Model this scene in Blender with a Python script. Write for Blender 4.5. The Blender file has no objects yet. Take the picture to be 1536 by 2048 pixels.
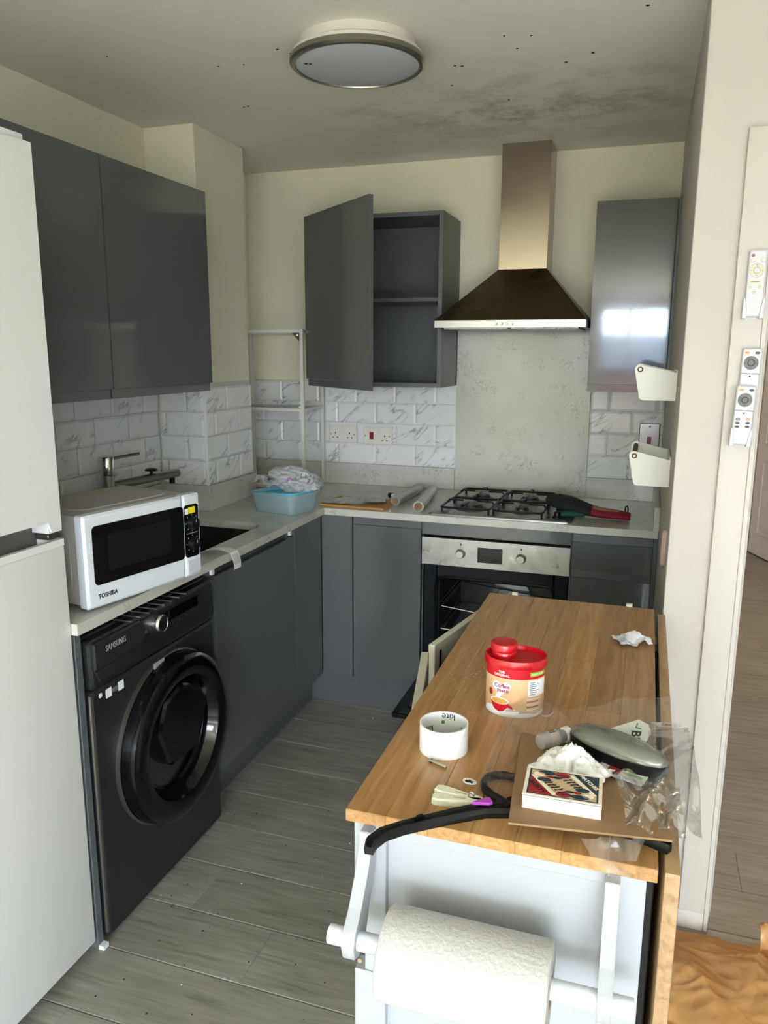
import bpy, bmesh, math, random
from mathutils import Vector, Matrix, noise
random.seed(7)
R = math.radians
scn = bpy.context.scene
C = scn.collection

# ------------------------------------------------------------------ camera, sky, exposure
cam_d = bpy.data.cameras.new('camera'); cam = bpy.data.objects.new('camera', cam_d); C.objects.link(cam)
cam_d.sensor_fit = 'VERTICAL'; cam_d.sensor_height = 36.0; cam_d.lens = 1561.186 / 2048 * 36.0
cam_d.clip_start = 0.05
_r = Vector((0.9485782899545957, 0.3165129555213432, 0.004333222122078472))
_u = Vector((-0.06748596763479636, 0.18884069448485247, 0.9796860906835789))
_f = Vector((-0.3092650513705198, 0.9296013882808173, -0.2004903661205867))
cam.matrix_world = Matrix(((_r.x, _u.x, -_f.x, 1.9123858), (_r.y, _u.y, -_f.y, -3.6144537), (_r.z, _u.z, -_f.z, 1.552504), (0, 0, 0, 1)))
scn.camera = cam

world = bpy.data.worlds.new('overcast_sky'); scn.world = world; world.use_nodes = True
wn = world.node_tree.nodes; wn['Background'].inputs[0].default_value = (0.80, 0.91, 1.06, 1); wn['Background'].inputs[1].default_value = 14.0

def area(name, loc, rot, sx, sy, energy, col=(1, 1, 1), portal=False):
    d = bpy.data.lights.new(name, 'AREA'); d.shape = 'RECTANGLE'; d.size = sx; d.size_y = sy; d.energy = energy; d.color = col
    d.cycles.is_portal = portal
    o = bpy.data.objects.new(name, d); C.objects.link(o); o.location = loc; o.rotation_euler = rot
    return o
WX0, WX1, WZ0, WZ1, WY = 1.14, 4.48, 0.10, 2.26, -10.0      # the living-room window behind the photographer
area('window_portal', ((WX0 + WX1) / 2, WY - 0.05, (WZ0 + WZ1) / 2), (R(90), 0, 0), WX1 - WX0, WZ1 - WZ0, 1, portal=True)

VY0, VY1, VZ0, VZ1 = -8.6, -6.2, 0.20, 2.20                 # unseen side window, added to bring more daylight into the room
area('added_window_portal', (4.75, (VY0 + VY1) / 2, (VZ0 + VZ1) / 2), (0, R(90), 0), VZ1 - VZ0, VY1 - VY0, 1, portal=True)
sun_d = bpy.data.lights.new('sun', 'SUN'); sun_d.energy = 18.0; sun_d.angle = R(0.6); sun_d.color = (1.0, 0.97, 0.92)
sun = bpy.data.objects.new('sun', sun_d); C.objects.link(sun); sun.rotation_euler = (R(58), 0, R(-4))   # lands on the unseen, added carpet only
scn.view_settings.view_transform = 'Standard'; scn.view_settings.look = 'None'
scn.cycles.transparent_max_bounces = 24
scn.view_settings.gamma = 1.0; scn.view_settings.use_curve_mapping = False
scn.view_settings.exposure = 1.55

# ------------------------------------------------------------------ materials
def lin(c):
    c = c / 255.0
    return c / 12.92 if c <= 0.04045 else ((c + 0.055) / 1.055) ** 2.4
def rgb(r, g, b): return (lin(r), lin(g), lin(b), 1.0)
MATS = {}
class NT:
    def __init__(s, name):
        m = bpy.data.materials.new(name); m.use_nodes = True; s.m = m; s.t = m.node_tree; s.n = s.t.nodes; s.b = s.n['Principled BSDF']; MATS[name] = m
    def add(s, typ, **kw):
        n = s.n.new(typ)
        for k, v in kw.items():
            if k in n.inputs.keys(): n.inputs[k].default_value = v
            else: setattr(n, k, v)
        return n
    def ln(s, a, b): s.t.links.new(a, b)
def ramp(t, fac, stops):
    r = t.add('ShaderNodeValToRGB'); e = r.color_ramp.elements
    while len(e) < len(stops): e.new(0.5)
    for i, (p, c) in enumerate(stops): e[i].position = p; e[i].color = c
    t.ln(fac, r.inputs[0]); return r
def mat(name, col, rough=0.5, metal=0.0, coat=0.0, spec=0.5, alpha=1.0, var=0.0, vscale=6.0, bump=0.0, bscale=60.0, trans=0.0, emit=None, stretch=None, rvar=0.0, vcol=None, aniso=0.0):
    t = NT(name); b = t.b; I = b.inputs
    I['Base Color'].default_value = col; I['Roughness'].default_value = rough; I['Metallic'].default_value = metal
    I['Coat Weight'].default_value = coat; I['Coat Roughness'].default_value = 0.04; I['Specular IOR Level'].default_value = spec
    I['Alpha'].default_value = alpha; I['Transmission Weight'].default_value = trans; I['Anisotropic'].default_value = aniso
    if emit: I['Emission Color'].default_value = emit[0]; I['Emission Strength'].default_value = emit[1]
    if var or bump or rvar:
        tc = t.add('ShaderNodeTexCoord'); mp = t.add('ShaderNodeMapping'); t.ln(tc.outputs['Object'], mp.inputs[0])
        if stretch: mp.inputs['Scale'].default_value = stretch
    if var:
        n = t.add('ShaderNodeTexNoise', Scale=vscale, Detail=5.0, Roughness=0.6); t.ln(mp.outputs[0], n.inputs['Vector'])
        dark = vcol if vcol else tuple(c * (1 - var) for c in col[:3]) + (1,)
        r = ramp(t, n.outputs['Fac'], [(0.3, dark), (0.7, col)]); t.ln(r.outputs[0], I['Base Color'])
    if rvar:
        n3 = t.add('ShaderNodeTexNoise', Scale=vscale * 1.7, Detail=4.0); t.ln(mp.outputs[0], n3.inputs['Vector'])
        mr = t.add('ShaderNodeMapRange'); mr.inputs['From Min'].default_value = .3; mr.inputs['From Max'].default_value = .7
        mr.inputs['To Min'].default_value = max(0, rough - rvar); mr.inputs['To Max'].default_value = rough + rvar
        t.ln(n3.outputs['Fac'], mr.inputs['Value']); t.ln(mr.outputs[0], I['Roughness'])
    if bump:
        n2 = t.add('ShaderNodeTexNoise', Scale=bscale, Detail=3.0); t.ln(mp.outputs[0], n2.inputs['Vector'])
        bp = t.add('ShaderNodeBump', Strength=bump, Distance=0.002); t.ln(n2.outputs['Fac'], bp.inputs['Height']); t.ln(bp.outputs[0], I['Normal'])
    return t.m

WALLC = rgb(235, 230, 203)
mat('wall_paint', WALLC, 0.75, var=0.06, vscale=2.5, bump=0.15, bscale=90)
mat('wall_white', rgb(198, 191, 180), 0.7, var=0.05, vscale=2.0, bump=0.1, bscale=90)
mat('trim_paint', rgb(202, 195, 184), 0.45, var=0.05, vscale=3)
mat('door_paint', rgb(235, 232, 226), 0.4)
mat('skirting_dirty', rgb(222, 214, 203), 0.6, var=0.35, vscale=9)
def ceiling_mat():
    t = NT('ceiling_paint'); I = t.b.inputs; I['Roughness'].default_value = 0.85
    tc = t.add('ShaderNodeTexCoord')
    n = t.add('ShaderNodeTexNoise', Scale=7.0, Detail=8.0, Roughness=0.72); t.ln(tc.outputs['Object'], n.inputs['Vector'])
    mp = t.add('ShaderNodeMapping'); mp.inputs['Location'].default_value = (-1.45 / 0.95, 0.62 / 0.55, 0); mp.inputs['Scale'].default_value = (1 / 0.95, 1 / 0.55, 0)
    t.ln(tc.outputs['Object'], mp.inputs[0])
    g = t.add('ShaderNodeTexGradient', gradient_type='SPHERICAL'); t.ln(mp.outputs[0], g.inputs[0])     # mould patch above the cooker
    r = ramp(t, n.outputs['Fac'], [(0.45, (0, 0, 0, 1)), (0.68, (1, 1, 1, 1))])
    mu = t.add('ShaderNodeMath', operation='MULTIPLY'); t.ln(g.outputs['Fac'], mu.inputs[0]); t.ln(r.outputs[0], mu.inputs[1])
    mx = t.add('ShaderNodeMix', data_type='RGBA'); mx.inputs['A'].default_value = rgb(240, 235, 220); mx.inputs['B'].default_value = rgb(158, 151, 130)
    t.ln(mu.outputs[0], mx.inputs['Factor']); t.ln(mx.outputs['Result'], I['Base Color'])
ceiling_mat()
def floor_mat():
    t = NT('grey_oak'); I = t.b.inputs; I['Roughness'].default_value = 0.42
    tc = t.add('ShaderNodeTexCoord'); oi = t.add('ShaderNodeObjectInfo')
    ad = t.add('ShaderNodeVectorMath', operation='MULTIPLY_ADD'); cb = t.add('ShaderNodeCombineXYZ'); 
    for k in range(3): t.ln(oi.outputs['Random'], cb.inputs[k])
    t.ln(cb.outputs[0], ad.inputs[0]); ad.inputs[1].default_value = (31, 17, 5); t.ln(tc.outputs['Object'], ad.inputs[2])
    mp = t.add('ShaderNodeMapping'); mp.inputs['Scale'].default_value = (2.2, 26, 1); t.ln(ad.outputs[0], mp.inputs[0])
    n = t.add('ShaderNodeTexNoise', Scale=2.2, Detail=8.0, Roughness=0.68, Distortion=0.6); t.ln(mp.outputs[0], n.inputs['Vector'])
    n2 = t.add('ShaderNodeTexNoise', Scale=3.0, Detail=3.0); t.ln(ad.outputs[0], n2.inputs['Vector'])
    r = ramp(t, n.outputs['Fac'], [(0.22, rgb(98, 95, 88)), (0.42, rgb(146, 143, 136)), (0.62, rgb(166, 162, 155)), (0.8, rgb(184, 181, 174))])
    hs = t.add('ShaderNodeMix', data_type='RGBA', blend_type='MULTIPLY'); hs.inputs['Factor'].default_value = 1.0
    r2 = ramp(t, n2.outputs['Fac'], [(0.3, (0.80, 0.79, 0.76, 1)), (0.7, (1, 1, 1, 1))])
    t.ln(r.outputs[0], hs.inputs['A']); t.ln(r2.outputs[0], hs.inputs['B']); t.ln(hs.outputs['Result'], I['Base Color'])
    bp = t.add('ShaderNodeBump', Strength=0.12, Distance=0.001); t.ln(n.outputs['Fac'], bp.inputs['Height']); t.ln(bp.outputs[0], I['Normal'])
floor_mat()
def marble_mat():
    t = NT('marble_tile'); I = t.b.inputs; I['Roughness'].default_value = 0.12
    tc = t.add('ShaderNodeTexCoord'); oi = t.add('ShaderNodeObjectInfo'); cb = t.add('ShaderNodeCombineXYZ')
    for k in range(3): t.ln(oi.outputs['Random'], cb.inputs[k])
    ad = t.add('ShaderNodeVectorMath', operation='MULTIPLY_ADD'); t.ln(cb.outputs[0], ad.inputs[0]); ad.inputs[1].default_value = (7.3, 3.1, 9.7); t.ln(tc.outputs['Object'], ad.inputs[2])
    mp = t.add('ShaderNodeMapping', vector_type='TEXTURE'); mp.inputs['Rotation'].default_value = (0, 0, R(38)); mp.inputs['Scale'].default_value = (1 / 2.4, 1 / 9.0, 1); t.ln(ad.outputs[0], mp.inputs[0])
    n = t.add('ShaderNodeTexNoise', Scale=1.6, Detail=3.0, Roughness=0.5, Distortion=0.35); t.ln(mp.outputs[0], n.inputs['Vector'])
    v = t.add('ShaderNodeMath', operation='SUBTRACT'); v.inputs[1].default_value = 0.5; t.ln(n.outputs['Fac'], v.inputs[0])
    a = t.add('ShaderNodeMath', operation='ABSOLUTE'); t.ln(v.outputs[0], a.inputs[0])
    n2 = t.add('ShaderNodeTexNoise', Scale=9.0, Detail=2.0); t.ln(ad.outputs[0], n2.inputs['Vector'])
    r = ramp(t, a.outputs[0], [(0.0, (0.33, 0.34, 0.36, 1)), (0.010, (0.55, 0.56, 0.56, 1)), (0.022, (0.78, 0.785, 0.77, 1)), (0.10, (0.80, 0.805, 0.79, 1))])
    r2 = ramp(t, n2.outputs['Fac'], [(0.46, (0, 0, 0, 1)), (0.62, (1, 1, 1, 1))])
    mx = t.add('ShaderNodeMix', data_type='RGBA'); mx.inputs['A'].default_value = (0.80, 0.805, 0.79, 1); t.ln(r2.outputs[0], mx.inputs['Factor']); t.ln(r.outputs[0], mx.inputs['B'])
    t.ln(mx.outputs['Result'], I['Base Color'])
marble_mat()
def quartz_mat():
    t = NT('quartz'); I = t.b.inputs; I['Roughness'].default_value = 0.16
    tc = t.add('ShaderNodeTexCoord')
    n = t.add('ShaderNodeTexNoise', Scale=22.0, Detail=4.0, Roughness=0.6, Distortion=1.6); t.ln(tc.outputs['Object'], n.inputs['Vector'])
    v = t.add('ShaderNodeMath', operation='SUBTRACT'); v.inputs[1].default_value = 0.5; t.ln(n.outputs['Fac'], v.inputs[0])
    a = t.add('ShaderNodeMath', operation='ABSOLUTE'); t.ln(v.outputs[0], a.inputs[0])
    r = ramp(t, a.outputs[0], [(0.0, (0, 0, 0, 1)), (0.018, (1, 1, 1, 1))])
    n2 = t.add('ShaderNodeTexNoise', Scale=9.0, Detail=3.0); t.ln(tc.outputs['Object'], n2.inputs['Vector'])
    r2 = ramp(t, n2.outputs['Fac'], [(0.52, (1, 1, 1, 1)), (0.66, (0, 0, 0, 1))])
    mx = t.add('ShaderNodeMath', operation='MAXIMUM'); t.ln(r.outputs[0], mx.inputs[0]); t.ln(r2.outputs[0], mx.inputs[1])
    n3 = t.add('ShaderNodeTexNoise', Scale=2.5, Detail=4.0); t.ln(tc.outputs['Object'], n3.inputs['Vector'])
    base = ramp(t, n3.outputs['Fac'], [(0.3, rgb(188, 185, 171)), (0.7, rgb(205, 204, 195))])
    mc = t.add('ShaderNodeMix', data_type='RGBA'); mc.inputs['A'].default_value = rgb(132, 130, 120); t.ln(mx.outputs[0], mc.inputs['Factor']); t.ln(base.outputs[0], mc.inputs['B'])
    t.ln(mc.outputs['Result'], I['Base Color'])
quartz_mat()
def wood_mat(name, c0, c1, c2, rough=0.4, sx=18, sy=1.2):
    t = NT(name); I = t.b.inputs; I['Roughness'].default_value = rough
    tc = t.add('ShaderNodeTexCoord'); oi = t.add('ShaderNodeObjectInfo'); cb = t.add('ShaderNodeCombineXYZ')
    for k in range(3): t.ln(oi.outputs['Random'], cb.inputs[k])
    ad = t.add('ShaderNodeVectorMath', operation='MULTIPLY_ADD'); t.ln(cb.outputs[0], ad.inputs[0]); ad.inputs[1].default_value = (11, 23, 5); t.ln(tc.outputs['Object'], ad.inputs[2])
    mp = t.add('ShaderNodeMapping'); mp.inputs['Scale'].default_value = (sx, sy, sx); t.ln(ad.outputs[0], mp.inputs[0])
    n = t.add('ShaderNodeTexNoise', Scale=3.2, Detail=7.0, Roughness=0.6, Distortion=1.2); t.ln(mp.outputs[0], n.inputs['Vector'])
    r = ramp(t, n.outputs['Fac'], [(0.25, c0), (0.5, c1), (0.75, c2)])
    hv = t.add('ShaderNodeHueSaturation'); mr = t.add('ShaderNodeMapRange'); mr.inputs['To Min'].default_value = 0.80; mr.inputs['To Max'].default_value = 1.12
    t.ln(oi.outputs['Random'], mr.inputs['Value']); t.ln(mr.outputs[0], hv.inputs['Value']); t.ln(r.outputs[0], hv.inputs['Color']); t.ln(hv.outputs[0], I['Base Color'])
wood_mat('rubberwood', rgb(146, 104, 60), rgb(180, 136, 86), rgb(202, 160, 110), 0.33)
wood_mat('rubberwood_edge', rgb(170, 126, 80), rgb(205, 164, 116), rgb(222, 186, 140), 0.45, 10, 3)
wood_mat('leaf_wood', rgb(140, 106, 70), rgb(178, 144, 104), rgb(192, 162, 122), 0.5, 14, 2)
def film_mat(name, tint, white, gloss, rough=0.08, gmax=0.6, dcol=(0.9, 0.9, 0.92, 1)):
    t = NT(name); t.n.remove(t.b); out = t.n['Material Output']
    tr = t.add('ShaderNodeBsdfTransparent'); tr.inputs[0].default_value = tint
    gl = t.add('ShaderNodeBsdfGlossy'); gl.inputs['Roughness'].default_value = rough
    df = t.add('ShaderNodeBsdfTranslucent'); df.inputs[0].default_value = dcol
    df2 = t.add('ShaderNodeBsdfDiffuse'); df2.inputs[0].default_value = dcol
    lw = t.add('ShaderNodeLayerWeight', Blend=0.35)
    mr = t.add('ShaderNodeMapRange'); mr.inputs['To Min'].default_value = gloss; mr.inputs['To Max'].default_value = gmax; t.ln(lw.outputs['Fresnel'], mr.inputs['Value'])
    md = t.add('ShaderNodeMixShader'); md.inputs[0].default_value = 0.6; t.ln(df.outputs[0], md.inputs[1]); t.ln(df2.outputs[0], md.inputs[2])
    m1 = t.add('ShaderNodeMixShader'); m1.inputs[0].default_value = white; t.ln(tr.outputs[0], m1.inputs[1]); t.ln(md.outputs[0], m1.inputs[2])
    m2 = t.add('ShaderNodeMixShader'); t.ln(mr.outputs[0], m2.inputs[0]); t.ln(m1.outputs[0], m2.inputs[1]); t.ln(gl.outputs[0], m2.inputs[2]); t.ln(m2.outputs[0], out.inputs[0])
film_mat('clear_film', (0.985, 0.985, 0.985, 1), 0.05, 0.035, 0.1, 0.5)
film_mat('window_glass', (0.97, 0.98, 0.98, 1), 0.0, 0.03, 0.0)
film_mat('white_film', (0.92, 0.92, 0.95, 1), 0.72, 0.05, 0.25, 0.3)
film_mat('tub_plastic', (0.86, 0.97, 0.98, 1), 0.45, 0.03, 0.2, 0.3, (0.78, 0.93, 0.95, 1))
film_mat('case_lid', (0.66, 0.70, 0.68, 1), 0.22, 0.08, 0.12, 0.5, (0.62, 0.66, 0.63, 1))
film_mat('bottle_plastic', (0.80, 0.74, 0.75, 1), 0.45, 0.06, 0.15)
film_mat('roll_film', (0.86, 0.84, 0.78, 1), 0.55, 0.16, 0.18, 0.7, (0.80, 0.78, 0.72, 1))

GREY = rgb(92, 95, 96)
mat('gloss_grey', GREY, 0.16, coat=0.6, var=0.08, vscale=1.5, spec=0.5)
mat('grey_carcass', rgb(92, 95, 95), 0.4, var=0.1, vscale=3)
mat('grey_rail', rgb(88, 92, 95), 0.35)
mat('metal_door', rgb(84, 85, 84), 0.10, coat=0.6, var=0.15, vscale=3, bump=0.05, bscale=12, rvar=0.05)
mat('steel', rgb(180, 177, 172), 0.3, 1.0, var=0.05, vscale=6)
mat('steel_smudged', rgb(182, 181, 178), 0.36, 1.0, var=0.3, vscale=14, rvar=0.12)
mat('steel_brown', rgb(112, 98, 76), 0.3, 1.0, var=0.2, vscale=2, rvar=0.05)  # darker brownish steel of the hood canopy
mat('steel_chimney', rgb(166, 152, 134), 0.2, 1.0, var=0.03, vscale=3)
mat('steel_dial', rgb(120, 120, 122), 0.35, 1.0)
mat('chrome', rgb(215, 214, 210), 0.12, 1.0)
mat('brass_screw', rgb(160, 130, 110), 0.3, 1.0)
mat('white_metal', rgb(222, 219, 207), 0.4, var=0.06, vscale=8)
mat('white_plastic', rgb(232, 233, 234), 0.32)
mat('appliance_white', rgb(232, 231, 228), 0.33, var=0.02, vscale=2, bump=0.04, bscale=400)
mat('appliance_grey', rgb(176, 170, 163), 0.38)
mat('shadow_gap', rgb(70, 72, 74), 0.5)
mat('grip_shade', rgb(104, 101, 93), 0.5)  # shade inside the fridge hand recess, put into the colour
mat('blue_white', rgb(216, 220, 226), 0.28)
mat('trolley_white', rgb(174, 177, 182), 0.38, var=0.03, vscale=4)
mat('trolley_cream', rgb(214, 208, 190), 0.5, var=0.1, vscale=12)
mat('black_gloss', rgb(9, 9, 11), 0.1)
mat('black_plastic', rgb(13, 13, 14), 0.36, spec=0.3)
mat('charcoal', rgb(44, 44, 45), 0.42, 0.3, var=0.08, vscale=3)
mat('mesh_dark', rgb(20, 21, 22), 0.2)
mat('charcoal_dark', rgb(31, 32, 33), 0.36)
mat('edge_metal', rgb(110, 106, 100), 0.3, 0.8)
mat('dark_glass', rgb(14, 17, 22), 0.05, coat=1.0)
mat('drum_steel', rgb(120, 124, 128), 0.18, 1.0, var=0.3, vscale=12)
mat('oven_enamel', rgb(13, 17, 24), 0.3, spec=0.2)
mat('oven_inside', rgb(9, 9, 10), 0.35)
mat('cast_iron', rgb(18, 18, 18), 0.4)
mat('burner_grey', rgb(92, 90, 86), 0.38, 0.7)
mat('sink_black', rgb(26, 22, 20), 0.5)
mat('grout', rgb(205, 202, 190), 0.8)
mat('socket_white', rgb(228, 224, 214), 0.35)
mat('switch_grey', rgb(160, 164, 168), 0.22, 0.6)
mat('red_neon', rgb(128, 8, 20), 0.3)
mat('ink', rgb(22, 22, 24), 0.6)
mat('ink_grey', rgb(104, 106, 106), 0.6)
mat('logo_silver', rgb(176, 176, 178), 0.4, 0.3)
mat('sticker_white', rgb(238, 238, 236), 0.5)
mat('sticker_yellow', rgb(238, 214, 32), 0.5)
mat('sticker_tan', rgb(176, 168, 138), 0.6)
mat('paper_white', rgb(240, 238, 233), 0.85, var=0.04, vscale=9)
mat('tissue', rgb(244, 243, 240), 0.9)
mat('paper_printed', rgb(232, 231, 232), 0.8, var=0.3, vscale=34, vcol=rgb(176, 176, 186))
mat('kitchen_paper', rgb(188, 186, 183), 0.95, bump=0.9, bscale=170)
mat('cardboard', rgb(150, 118, 84), 0.85, var=0.1, vscale=4, stretch=(1, 12, 1))
mat('cardboard_core', rgb(172, 140, 112), 0.85)
mat('kraft_board', rgb(190, 138, 72), 0.7, var=0.15, vscale=8)
mat('teal_plastic', rgb(96, 204, 232), 0.3)
mat('lid_red', rgb(196, 8, 26), 0.25, coat=0.3)
mat('label_red', rgb(204, 12, 34), 0.4)
mat('label_tan', rgb(226, 184, 138), 0.4, var=0.08, vscale=12)
mat('label_green', rgb(150, 186, 40), 0.45)
mat('coffee', rgb(226, 166, 78), 0.45)
mat('print_magenta', rgb(168, 34, 92), 0.5)
mat('peg_cream', rgb(232, 231, 208), 0.35)
mat('purple', rgb(178, 74, 190), 0.35)
mat('match_tan', rgb(196, 170, 134), 0.6)
mat('match_red', rgb(152, 30, 40), 0.6)
mat('match_blue', rgb(34, 56, 68), 0.6)
mat('match_edge', rgb(236, 222, 200), 0.7)
mat('match_tray', rgb(240, 234, 232), 0.6)
mat('glove_black', rgb(20, 26, 24), 0.9, bump=0.6, bscale=220)
mat('glove_green', rgb(14, 66, 52), 0.85)
mat('glove_red', rgb(132, 18, 36), 0.85, bump=0.5, bscale=160)
mat('glove_gold', rgb(170, 128, 70), 0.7, var=0.4, vscale=40)
film_mat('orange_bag', (0.90, 0.60, 0.30, 1), 0.88, 0.03, 0.28, 0.16, (0.88, 0.48, 0.18, 1))
mat('green_print', rgb(70, 150, 40), 0.6)
mat('label_amber', rgb(222, 150, 66), 0.4)
mat('button_dark', rgb(70, 66, 70), 0.5)
mat('button_grey', rgb(104, 106, 104), 0.5)
mat('button_ivory', rgb(206, 200, 176), 0.45)
mat('remote_white', rgb(200, 198, 202), 0.35)
mat('dowel_dark', rgb(96, 84, 62), 0.5)
mat('lamp_frame', rgb(216, 210, 196), 0.35)
mat('lamp_ring', rgb(150, 146, 134), 0.3, 0.9)
mat('lamp_diffuser', rgb(196, 196, 200), 0.55)
mat('bounce_carpet', rgb(226, 224, 220), 0.95, var=0.05, vscale=30)
mat('brick', rgb(112, 76, 62), 0.9, var=0.2, vscale=3)
mat('roof_slate', rgb(76, 84, 100), 0.8)
mat('lawn', rgb(78, 84, 70), 0.95, var=0.2, vscale=2)
mat('button_lilac', rgb(196, 198, 206), 0.4)
mat('crumb', rgb(214, 200, 170), 0.9)
mat('crumb_white', rgb(240, 240, 236), 0.9)
mat('fly_speck', rgb(24, 20, 18), 0.9)
mat('peeling', rgb(196, 170, 156), 0.7)

# ------------------------------------------------------------------ mesh helpers
def NB(): return bmesh.new()
def box(bm, x0, y0, z0, x1, y1, z1, bev=0.0, seg=1, M=None):
    r = bmesh.ops.create_cube(bm, size=1.0)
    vs = r['verts']
    for v in vs: v.co = Vector(((x0 + x1) / 2 + v.co.x * (x1 - x0), (y0 + y1) / 2 + v.co.y * (y1 - y0), (z0 + z1) / 2 + v.co.z * (z1 - z0)))
    if bev > 0:
        es = list({e for v in vs for e in v.link_edges})
        rb = bmesh.ops.bevel(bm, geom=es, offset=bev, segments=seg, profile=0.6, affect='EDGES'); vs = list(set(rb['verts']) | {v for v in vs if v.is_valid})
    if M is not None: bmesh.ops.transform(bm, matrix=M, verts=[v for v in vs if v.is_valid])
    return bm
def loft(bm, rings, cap0=True, cap1=True, closed=True):
    V = [[bm.verts.new(p) for p in r] for r in rings]
    n = len(V[0])
    for a, b in zip(V, V[1:]):
        for i in range(n if closed else n - 1):
            j = (i + 1) % n
            try: bm.faces.new((a[i], a[j], b[j], b[i]))
            except ValueError: pass
    if closed and cap0: bm.faces.new(V[0][::-1])
    if closed and cap1: bm.faces.new(V[-1])
    return bm
def frame(d):
    d = d.normalized(); a = Vector((0, 0, 1)) if abs(d.z) < 0.9 else Vector((1, 0, 0))
    x = d.cross(a).normalized(); return x, d.cross(x).normalized()
def tube(bm, pts, r, n=8, r1=None, cap=True):
    pts = [Vector(p) for p in pts]; rings = []
    x = None
    for i, p in enumerate(pts):
        d = (pts[min(i + 1, len(pts) - 1)] - pts[max(i - 1, 0)])
        if x is None: x, y = frame(d)
        else:
            dn = d.normalized(); x = (x - dn * x.dot(dn)).normalized(); y = dn.cross(x)
        rr = r if r1 is None else r + (r1 - r) * i / max(1, len(pts) - 1)
        rings.append([p + (x * math.cos(2 * math.pi * k / n) + y * math.sin(2 * math.pi * k / n)) * rr for k in range(n)])
    return loft(bm, rings, cap, cap)
def cyl(bm, p0, p1, r0, r1=None, n=24): return tube(bm, [p0, p1], r0, n, r1)
def lathe(bm, prof, c=(0, 0, 0), n=40, axis='z', ex=1.0, ey=1.0):
    rings = []
    for (r, h) in prof:
        ring = []
        for k in range(n):
            a = 2 * math.pi * k / n; p = (r * ex * math.cos(a), r * ey * math.sin(a), h)
            if axis == 'y': p = (p[0], -p[2], p[1])        # axis points to -Y (front)
            if axis == 'x': p = (p[2], p[0], p[1])
            ring.append(Vector(p) + Vector(c))
        rings.append(ring)
    return loft(bm, rings)
def rrect(x0, y0, x1, y1, r, n=5):
    P = []
    for cx, cy, a0 in ((x1 - r, y1 - r, 0), (x0 + r, y1 - r, 90), (x0 + r, y0 + r, 180), (x1 - r, y0 + r, 270)):
        for k in range(n + 1):
            a = R(a0 + 90 * k / n); P.append((cx + r * math.cos(a), cy + r * math.sin(a)))
    return P
def prism(bm, poly, h0, h1, M=None, inset=0.0):
    """poly in XY, extruded along Z between h0 and h1, then moved by M"""
    rings = [[Vector((x, y, h0)) for x, y in poly], [Vector((x, y, h1)) for x, y in poly]]
    if inset:
        cx = sum(p[0] for p in poly) / len(poly); cy = sum(p[1] for p in poly) / len(poly)
        sx = (max(p[0] for p in poly) - min(p[0] for p in poly)) / 2; sy = (max(p[1] for p in poly) - min(p[1] for p in poly)) / 2
        rings[1] = [Vector((x, y, h1 - inset)) for x, y in poly]
        rings.append([Vector((cx + (x - cx) * (1 - inset / sx), cy + (y - cy) * (1 - inset / sy), h1)) for x, y in poly])
    if M is not None: rings = [[M @ p for p in r] for r in rings]
    return loft(bm, rings)
def FACE(o, right, up):
    """matrix whose XY plane is a face (right, up), Z = outward normal"""
    r = Vector(right).normalized(); u = Vector(up).normalized(); n = r.cross(u); o = Vector(o)
    return Matrix(((r.x, u.x, n.x, o.x), (r.y, u.y, n.y, o.y), (r.z, u.z, n.z, o.z), (0, 0, 0, 1)))
def FY(x, y, z): return FACE((x, y, z), (1, 0, 0), (0, 0, 1))      # face looking to -Y
def mesh_obj(name, me, m, parent=None):
    o = bpy.data.objects.new(name, me); C.objects.link(o)
    if m and not me.materials: me.materials.append(MATS[m])
    if parent is not None: o.parent = parent
    return o
def obj(name, bm, m, parent=None, smooth=False, auto=True, loc=None):
    bmesh.ops.recalc_face_normals(bm, faces=bm.faces[:])
    me = bpy.data.meshes.new(name); bm.to_mesh(me); bm.free()
    if smooth:
        for p in me.polygons: p.use_smooth = True
        if auto:
            try: me.set_sharp_from_angle(angle=R(38))
            except Exception: pass
    o = mesh_obj(name, me, m, parent)
    if loc: o.location = loc
    return o
def tag(o, label, cat, group=None):
    o['label'] = label; o['category'] = cat
    if group: o['group'] = group
    return o
def thing(name, label, cat, loc=(0, 0, 0), rotz=0.0, group=None, rot=None):
    o = bpy.data.objects.new(name, None); C.objects.link(o); o.empty_display_size = 0.05
    o.location = loc; o.rotation_euler = rot if rot else (0, 0, rotz)
    return tag(o, label, cat, group)
def struct(o): o['kind'] = 'structure'; return o
def qbox(name, m, parent, *a, **k): return obj(name, box(NB(), *a, **k), m, parent, smooth=bool(k.get('bev') or (len(a) > 6 and a[6])))
def text(name, body, size, m, parent, M, depth=0.0003, align='CENTER', warp=None, sx=1.0, bold=False):
    cu = bpy.data.curves.new(name, 'FONT'); cu.body = body; cu.size = size; cu.align_x = align; cu.align_y = 'CENTER'; cu.extrude = depth; cu.resolution_u = 3
    if bold: cu.offset = size * 0.022
    tmp = bpy.data.objects.new(name, cu); C.objects.link(tmp)
    dg = bpy.context.evaluated_depsgraph_get(); me = bpy.data.meshes.new_from_object(tmp.evaluated_get(dg))
    bpy.data.objects.remove(tmp); me.name = name
    for v in me.vertices:
        v.co.x *= sx
        v.co = Vector(warp(v.co)) if warp else M @ v.co
    me.materials.clear()
    return mesh_obj(name, me, m, parent)
def copy_tree(o, parent=None):
    c = o.copy(); C.objects.link(c); c.parent = parent
    for ch in o.children: copy_tree(ch, c)
    return c
def sheet(bm, f, nu, nv):
    """open grid surface f(u,v)"""
    V = [[bm.verts.new(f(i / nu, j / nv)) for j in range(nv + 1)] for i in range(nu + 1)]
    for i in range(nu):
        for j in range(nv): bm.faces.new((V[i][j], V[i + 1][j], V[i + 1][j + 1], V[i][j + 1]))
    return bm
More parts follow.
